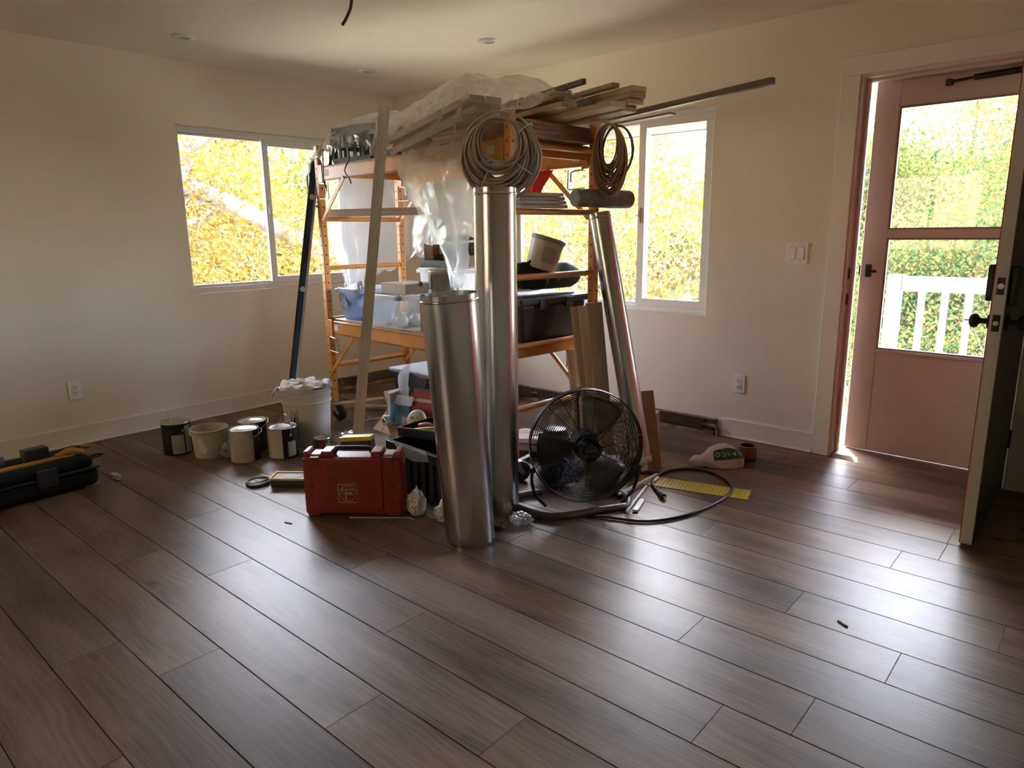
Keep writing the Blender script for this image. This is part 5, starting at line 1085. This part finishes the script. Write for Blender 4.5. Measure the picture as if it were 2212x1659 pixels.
def blob(name, pts, rads, material, parent, n=16, amp=.012, sd=1.0, sq=1.0):
    c = crom(pts, 7); m = len(c); rr = [p.x for p in crom([V(q, 0, 0) for q in rads], 7)]; mb = MB(); mb.tube(c, rr, n)
    mb.v = [tuple(Vector(p) + V(noise.noise(Vector(p) * 14 + V(sd, 0, 0)), noise.noise(Vector(p) * 14 + V(0, sd, 0)), noise.noise(Vector(p) * 14 + V(0, 0, sd))) * amp) for p in mb.v]
    return mb.build(name, material, parent, smooth=75)
blob('bag_body', [V(.02, .27, .085), V(.03, .20, .075), V(.02, .05, .07), V(0, -.1, .075), V(-.02, -.22, .08)], [.030, .066, .064, .066, .055], M_olive, df)
blob('bag_flap', [V(.02, -.22, .14), V(.03, -.15, .095), V(.05, -.06, .06), V(.045, .0, .035)], [.03, .06, .05, .02], mat('black_fabric', (.02, .021, .02), .9), df, amp=.016, sd=4)
MB().tube(crom([V(.05, -.16, .135), V(.06, -.1, .175), V(.06, -.03, .175), V(.06, .03, .13)], 5), .007, 6).build('strap', MATS['black_fabric'], df, smooth=70); MB().bb((.092, .035, .055), (.097, .062, .11)).build('buckle_tab', mat('khaki_tab', (.20, .17, .08), .7), df)
wcn = thing('white_pail', 'white plastic pail with a grey lid lying tilted on the duffel bag', 'pail', SP(1.715, .305, 1.085), 0)
wcn.rotation_euler = (math.radians(-12), math.radians(12), 0)
MB().lathe([(0, 0), (.076, 0), (.080, .004), (.088, .150), (.088, .156), (0, .156)], 36).build('pail_body', mat('white_pail', (.62, .60, .55), .4), wcn, smooth=45); MB().lathe([(.089, .146), (.093, .148), (.093, .166), (.088, .170), (.082, .166), (0, .166)], 36).build('lid', mat('grey_lid', (.33, .34, .30), .5, bump=.3, bscale=40), wcn, smooth=45)
MB().lathe([(.0865, .04), (.0870, .04), (.0895, .118), (.0888, .118)], 10, a0=math.radians(-60), a1=math.radians(-12)).build('label_panel', mat('pail_label', (.42, .43, .40), .6), wcn, smooth=45)
for k in range(9): MB().bb((-.035 + (k % 3) * .014, -.01 + (k // 3) * .014, .1662), (-.027 + (k % 3) * .014, -.002 + (k // 3) * .014, .1675)).build('lid_dot', mat('pale_dot', (.66, .65, .60), .5), wcn)

# ---------------------------------------------------------------- under and in front of the scaffold
cx = thing('cardboard_box', 'open cardboard box full of small packages under the scaffold', 'cardboard box', SP(.92, .115, 0), SA)
CB = [(-.215, -.14), (.215, -.14), (.215, .16), (-.215, .16)]; CZ = .205
for k in range(4):
    (xa, ya), (xb, yb) = CB[k], CB[(k + 1) % 4]; MB().bar((xa, ya, CZ / 2), (xb, yb, CZ / 2), .005, CZ).build('side', M_card, cx)
MB().bb((-.213, -.138, 0), (.213, .158, .005)).build('bottom', M_card, cx)
def flap(pts, nm='flap'): 
    a = [V(*p) for p in pts]; n = (a[1] - a[0]).cross(a[2] - a[0]).normalized() * .004; MB().add(a + [p + n for p in a], [(0, 1, 2, 3), (7, 6, 5, 4), (0, 4, 5, 1), (1, 5, 6, 2), (2, 6, 7, 3), (3, 7, 4, 0)]).build(nm, M_card, cx)
flap([(-.215, -.143, CZ), (.215, -.143, CZ), (.235, -.235, .085), (-.25, -.235, .085)]); flap([(-.218, -.14, CZ), (-.218, .16, CZ), (-.29, .15, .30), (-.29, -.12, .30)])
def pack(label, c, s, rot, m_, cat='package', name='package', parts=()): return pbox(name, label, SP(*c), rot, s, m_, cat, parts)
pack('upright bundle of papers and envelopes in the open cardboard box', (.755, .03, .11), (.035, .17, .24), (.12, .22, SA), mat('paper_pile', (.54, .52, .50), .7), 'papers', 'paper_bundle', (('brown_sleeve', (-.022, -.086, 0), (-.0175, .086, .20), M_card), ('printed_sheet', (.0176, -.07, .03), (.0185, .06, .22), mat('printed_sheet', (.50, .48, .52), .7)), ('ink_line', (.0186, -.05, .13), (.0191, -.02, .136), M_prt)))
pack('blue packet with a teal picture in the open cardboard box', (.885, -.07, .145), (.125, .02, .125), (-.2, .06, SA + .5), mat('blue_packet', (.03, .15, .30), .5), parts=(('teal_picture', (-.02, -.0112, .005), (.055, -.0102, .06), mat('teal_print', (.09, .30, .36), .5)), ('white_corner', (.02, -.0118, .005), (.06, -.0108, .05), mat('white_print', (.55, .52, .50), .6))))
pack('red blister package with a white smoke alarm in the open cardboard box', (1.02, .0, .155), (.18, .012, .215), (-.35, .05, SA + .45), mat('red_packet', (.27, .03, .028), .5), parts=(('white_band', (-.09, -.0066, .135), (.09, -.006, .155), M_pvc), ('blue_edge', (-.09, -.0066, .205), (.09, -.006, .215), mat('packet_blue', (.05, .14, .22), .5))))
al = thing('smoke_alarm', 'round cream smoke alarm on the red package in the cardboard box', 'smoke alarm', SP(1.04, -.045, .20), 0); al.rotation_euler = (math.radians(68), 0, SA + .45)
MB().lathe([(0, .028), (.045, .027), (.056, .020), (.060, .006), (.060, 0)], 28).build('cover', mat('alarm_cream', (.62, .57, .42), .4), al, smooth=50); MB().lathe([(.016, .0285), (.0175, .0285)], 20, (.018, -.004, .0)).build('button_ring', M_gsk, al); MB().bb((-.03, .0, .0275), (-.012, .012, .0285)).build('mark', M_prt, al)
cy = thing('sensor_puck', 'white round sensor with a black lens in the cardboard box', 'sensor', SP(.79, -.075, .155), 0); cy.rotation_euler = (math.radians(75), 0, .35)
MB().lathe([(0, .055), (.026, .054), (.032, .046), (.034, 0)], 24).build('housing', mat('white_gloss', (.62, .60, .57), .3), cy, smooth=50); MB().lathe([(0, .0565), (.016, .056), (.017, .054)], 20).build('lens', M_canblk, cy, smooth=50)
zb = MB().grid(patch([[SP(.77, .02, .33), SP(.83, -.02, .31), SP(.95, -.03, .27)], [SP(.72, .05, .40), SP(.80, .02, .41), SP(.90, .0, .39)], [SP(.74, .06, .44), SP(.80, .06, .48), SP(.86, .05, .50)]], 6, 6)).build('zip_bag', M_wrap, smooth=180, fix=False); tag(zb, 'clear zip bag with dark parts sticking out of the cardboard box', 'zip bag')
pack('dark flat pouch with an orange corner inside the clear zip bag', (.85, .035, .28), (.13, .01, .15), (-.25, .35, SA + .3), mat('dark_pouch', (.05, .05, .05), .5), 'pouch', 'dark_pouch', (('orange_corner', (.0, -.0058, .0), (.064, -.0051, .045), mat('orange_print', (.42, .10, .03), .5)), ('tan_tag', (-.05, -.0058, .02), (-.015, -.0051, .07), M_cardl)))
pack('white crumpled envelope above the blue packet in the cardboard box', (.905, -.05, .265), (.13, .008, .06), (-.5, .0, SA + .3), mat('white_envelope', (.58, .56, .58), .7), 'envelope', 'white_envelope')
wt = MB().tube(crom([SP(.80, -.13, .17), SP(.86, -.165, .20), SP(.92, -.185, .19), SP(.905, -.215, .14)], 6), .0035, 6).build('white_cable', mat('white_cable_mat', (.60, .55, .47), .5), smooth=80); tag(wt, 'thin white cable hanging over the cardboard box flap', 'cable')
tw = board('thin_stick', 'thin wooden stick poking out beside the cardboard box', 'stick', (.76, -.05, .175), (.56, -.12, .115), .008, .004, M_card)
bb_ = thing('black_bin', 'black plastic bin with a pale sheet on it behind the cardboard box', 'bin', SP(.49, .452, 0), SA)
MB().add([(-.17, -.13, 0), (.17, -.13, 0), (.17, .13, 0), (-.17, .13, 0), (-.2, -.16, .345), (.2, -.16, .345), (.2, .16, .345), (-.2, .16, .345)], [(3, 2, 1, 0), (0, 1, 5, 4), (1, 2, 6, 5), (2, 3, 7, 6), (3, 0, 4, 7), (4, 5, 6, 7)]).build('bin_body', M_blk, bb_, bevel=.012)
MB().bb((-.215, -.175, .345), (.215, .175, .372)).build('bin_lid', mat('pale_sheet', (.30, .285, .27), .7), bb_, bevel=.008)
board('lumber_offcut', 'pale pine offcut lying on the floor behind the fluted board', 'board', (.50, -1.12, .0), (.63, -.78, .0), .085, .036, MATS['pale_pine'], local=False); board('lumber_offcut', 'thin pale offcut lying against the larger one behind the fluted board', 'board', (.66, -1.0, .0), (.90, -.82, .0), .05, .022, MATS['pale_pine'], local=False)
# black tool tote
ct = thing('black_tool_tote', 'open black ribbed tool tote between the red case and the ducts', 'tool tote', (2.335, -1.795, 0), math.radians(-4))
TW, TD, TH = .38, .30, .255
MB().bb((-TW / 2, -TD / 2, 0), (TW / 2, TD / 2, .012)).build('floor_panel', M_blk, ct)
for (a, b) in (((-TW / 2, -TD / 2, .012), (TW / 2, -TD / 2 + .008, TH)), ((-TW / 2, TD / 2 - .008, .012), (TW / 2, TD / 2, TH)), ((-TW / 2, -TD / 2 + .008, .012), (-TW / 2 + .008, TD / 2 - .008, TH)), ((TW / 2 - .008, -TD / 2 + .008, .012), (TW / 2, TD / 2 - .008, TH))): MB().bb(a, b).build('side', M_blk, ct)
for k in range(6): MB().bb((-TW / 2 + .02 + k * .062, -TD / 2 - .012, .02), (-TW / 2 + .048 + k * .062, -TD / 2, TH - .05)).build('rib', M_blk, ct, bevel=.004)
for k in range(5): MB().bb((TW / 2, -TD / 2 + .02 + k * .058, .02), (TW / 2 + .010, -TD / 2 + .046 + k * .058, TH - .05)).build('rib', M_blk, ct, bevel=.004)
for (a, b) in (((-TW / 2 - .016, -TD / 2 - .018, TH - .045), (TW / 2 + .016, -TD / 2, TH)), ((-TW / 2 - .016, TD / 2, TH - .045), (TW / 2 + .016, TD / 2 + .016, TH)), ((-TW / 2 - .016, -TD / 2, TH - .045), (-TW / 2, TD / 2, TH)), ((TW / 2, -TD / 2, TH - .045), (TW / 2 + .016, TD / 2, TH))): MB().bb(a, b).build('top_band', M_blk, ct, bevel=.003)
MB().tube([V(-.16, -TD / 2 - .02, TH - .07), V(-.10, -TD / 2 - .03, TH - .075), V(-.04, -TD / 2 - .02, TH - .09)], .007, 6).build('grip', M_blk, ct)
ti = thing('tool_tray', 'black tray of small parts tilted on top of the black tool tote', 'tray', (2.33, -1.76, TH + .032), math.radians(-4)); ti.rotation_euler = (math.radians(2), math.radians(-7), math.radians(-4))
MB().bb((-.19, -.12, .0), (.19, .12, .006)).build('tray_floor', M_blk, ti)
for (a, b) in (((-.19, -.124, 0), (.19, -.12, .045)), ((-.19, .12, 0), (.19, .124, .045)), ((-.194, -.124, 0), (-.19, .124, .045)), ((.19, -.124, 0), (.194, .124, .045))): MB().bb(a, b).build('tray_side', M_canblk, ti)
MB().tube([V(x, y, .046) for x, y in ((-.192, -.122), (.192, -.122), (.192, .122), (-.192, .122))], .004, 6, True).build('tray_rim', mat('grey_rim', (.22, .21, .19), .5), ti, smooth=60)
for k, (x, y, c_, lab) in enumerate(((-.05, -.06, (.25, .03, .025), 'red'), (.06, -.05, (.03, .10, .28), 'blue'), (-.02, .04, (.35, .33, .30), 'grey'))):
    o = MB().tube([V(0, 0, 0), V(.05, .01, .012), V(.10, .015, .01)], [.014, .016, .010], 10).build('hand_tool', mat('tool_' + lab, c_, .45), loc=(2.30 + x, -1.77 + y, TH + .07), smooth=60); tag(o, 'small %s hand tool in the tray on the black tool tote' % lab, 'hand tool')
yl = MB().tube(crom([V(2.14, -1.80, TH + .02), V(2.24, -1.85, TH + .055), V(2.36, -1.86, TH + .085), V(2.50, -1.80, TH + .10)], 8), .006, 8).build('yellow_cable', M_yel, smooth=80); tag(yl, 'yellow cord arching over the black tool tote', 'cord')
pbox('yellow_case', 'flat yellow and navy case standing behind the red case', (2.02, -2.02, .004), (0, math.radians(-6), math.radians(25)), (.17, .05, .25), mat('navy_case', (.012, .016, .035), .5), 'case', (('yellow_lid', (-.087, -.027, .25), (.087, .027, .27), M_yel),))
fl = MB().grid(patch([[V(2.18, -1.955, TH + .012), V(2.30, -1.975, TH + .02), V(2.46, -1.98, TH + .015)], [V(2.22, -1.965, TH - .01), V(2.33, -1.982, TH - .025), V(2.48, -1.988, TH - .01)], [V(2.26, -1.975, TH - .03), V(2.36, -1.987, TH - .05), V(2.49, -1.99, TH - .03)]], 6, 6)).build('film_scrap', M_wrap, smooth=180, fix=False); tag(fl, 'clear film scrap hanging over the rim of the black tool tote', 'plastic wrap')
# behind the fan
pk = thing('wrapped_package', 'plastic wrapped dark red package on the floor behind the fan', 'package', (2.37, -.97, 0), .5)
MB().bb((-.20, -.13, 0), (.20, .13, .085)).build('box', mat('maroon_box', (.16, .02, .03), .5), pk, bevel=.004); MB().grid([[V(x, y, .10 + .025 * noise.noise(V(x * 14, y * 14, 3)) - (.05 if abs(x) > .19 or abs(y) > .12 else 0)) for x in [-.23 + .023 * i for i in range(21)]] for y in [-.16 + .02 * i for i in range(17)]]).build('wrap', M_wrap, pk, smooth=180, fix=False)
board('wallboard_offcut', 'pale flat panel lying on the floor between the tall duct and fan', 'panel', (2.14, -1.385, .0), (2.42, -1.315, .0), .20, .012, mat('pale_panel', (.55, .50, .42), .6), local=False)
vc = thing('black_motor', 'black plastic motor head standing on the floor behind the fan', 'motor', (2.60, -1.16, 0))
MB().lathe([(0, 0), (.07, 0), (.075, .10), (.07, .20), (.055, .225), (0, .23)], 24).build('housing', M_blk, vc, smooth=50)
for k in range(10): MB().bar(V(.076 * math.cos(k * .6), .076 * math.sin(k * .6), .06), V(.076 * math.cos(k * .6), .076 * math.sin(k * .6), .17), .006, .008).build('vent_rib', M_blk, vc)
pbox('white_box', 'white and brown box on the floor far behind the fan', (2.78, -.55, 0), (0, 0, .3), (.18, .16, .22), mat('white_carton_mat', (.55, .50, .48), .6), 'box', (('brown_side', (-.0905, -.08, .0), (-.0902, .08, .22), M_card),))
pbox('red_brown_box', 'red-brown box on the floor between the duct and white box', (2.955, -1.225, 0), (0, 0, .4), (.16, .10, .15), mat('redbrown_box', (.30, .13, .08), .6), 'box', (('yellow_band', (-.0805, -.0505, .05), (.0805, .0505, .075), M_yel),))

# ---------------------------------------------------------------- long black tool case by the left wall
tc_ = thing('long_tool_case', 'long black tool case with a yellow latch bar beside the left wall', 'tool case', (.80, -3.32, 0), math.radians(3))
M_bkmat = mat('black_case', (.008, .008, .007), .75, spec=.2)
def rbox(x0, x1, y0, y1, z0, z1, c): return MB().bb((x0, y0, z0), (x1, y1, z1))
rbox(-.15, .15, -.55, .42, .012, .105, 0).build('lower_shell', M_bkmat, tc_, bevel=.035, seg=4); rbox(-.14, .14, -.545, .405, .108, .170, 0).build('upper_shell', M_bkmat, tc_, bevel=.035, seg=4)
rbox(-.152, .152, -.552, .424, .100, .112, 0).build('seam_band', M_blk, tc_, bevel=.004)
rbox(.045, .085, -.55, .34, .169, .185, 0).build('yellow_bar', mat('yellow_orange', (.36, .17, .012), .5), tc_, bevel=.006)
MB().tube(crom([V(.06, .26, .181), V(.062, .31, .193), V(.064, .35, .19), V(.066, .385, .175)], 4), [.018] * 4 + [.024] * 4 + [.02] * 4 + [.012], 10).build('yellow_grip', MATS['yellow_orange'], tc_, smooth=60)
for y in (-.35, -.1, .18): rbox(.140, .160, y - .045, y + .045, .065, .155, 0).build('catch', M_blk, tc_, bevel=.006)
rbox(.1405, .1445, -.22, -.12, .115, .165, 0).build('badge', mat('case_badge', (.03, .03, .028), .5), tc_, bevel=.001)
MB().tube([V(.02, .42, .13), V(.03, .455, .14), V(.07, .475, .145), V(.075, .455, .14), V(.05, .42, .128)], .0035, 6).build('pull_loop', M_blk, tc_, smooth=60)
for y in (-.45, .32): rbox(-.12, .12, y - .03, y + .03, .0, .014, 0).build('foot', M_blk, tc_)
pbox('small_black_box', 'small black box standing on the long tool case', (.775, -3.13, .171), (0, 0, .1), (.06, .11, .062), M_blk, 'box', (('lid_line', (-.0305, -.0555, .045), (.0305, .0555, .047), M_canblk),))
kn = thing('utility_knife', 'black and yellow utility knife lying on the end of the long tool case', 'knife', (.755, -3.005, .171), math.radians(80))
MB().tube([V(0, 0, .014), V(.05, .0, .018), V(.085, 0, .016)], [.012, .014, .010], 10).build('grip', M_dkgrn, kn, smooth=60); MB().tube([V(.085, 0, .016), V(.11, 0, .018), V(.13, 0, .012)], [.012, .017, .006], 8).build('tip', MATS['yellow_orange'], kn, smooth=60)
tp = thing('tape_roll', 'roll of pale masking tape on the long tool case at the picture edge', 'tape', (.70, -3.375, .172)); MB().lathe([(.038, 0), (.052, 0), (.052, .05), (.038, .05), (.038, 0)], 28).build('tape', mat('masking_tape', (.42, .34, .22), .6), tp, smooth=50); MB().lathe([(.036, .001), (.0378, .001), (.0378, .049), (.036, .049)], 28).build('core', M_card, tp, smooth=50)
pbox('blue_packet', 'small blue-grey packet leaning by the masking tape on the tool case', (.76, -3.29, .172), (0, 0, .3), (.012, .07, .045), mat('blue_grey_packet', (.22, .24, .36), .5), 'packet')

bb2 = thing('blue_bag', 'dark blue fabric bag on the floor behind the fan', 'bag', (2.80, -1.37, 0), .3)
blob('bag_body', [V(-.11, 0, .07), V(-.06, 0, .075), V(.02, .01, .08), V(.10, 0, .07)], [.03, .065, .07, .04], mat('navy_fabric', (.012, .016, .085), .85), bb2, amp=.014, sd=7)
MB().tube(crom([V(-.08, -.05, .12), V(-.03, -.06, .17), V(.04, -.06, .16), V(.08, -.05, .11)], 5), .008, 6).build('strap', MATS['navy_fabric'], bb2, smooth=70)
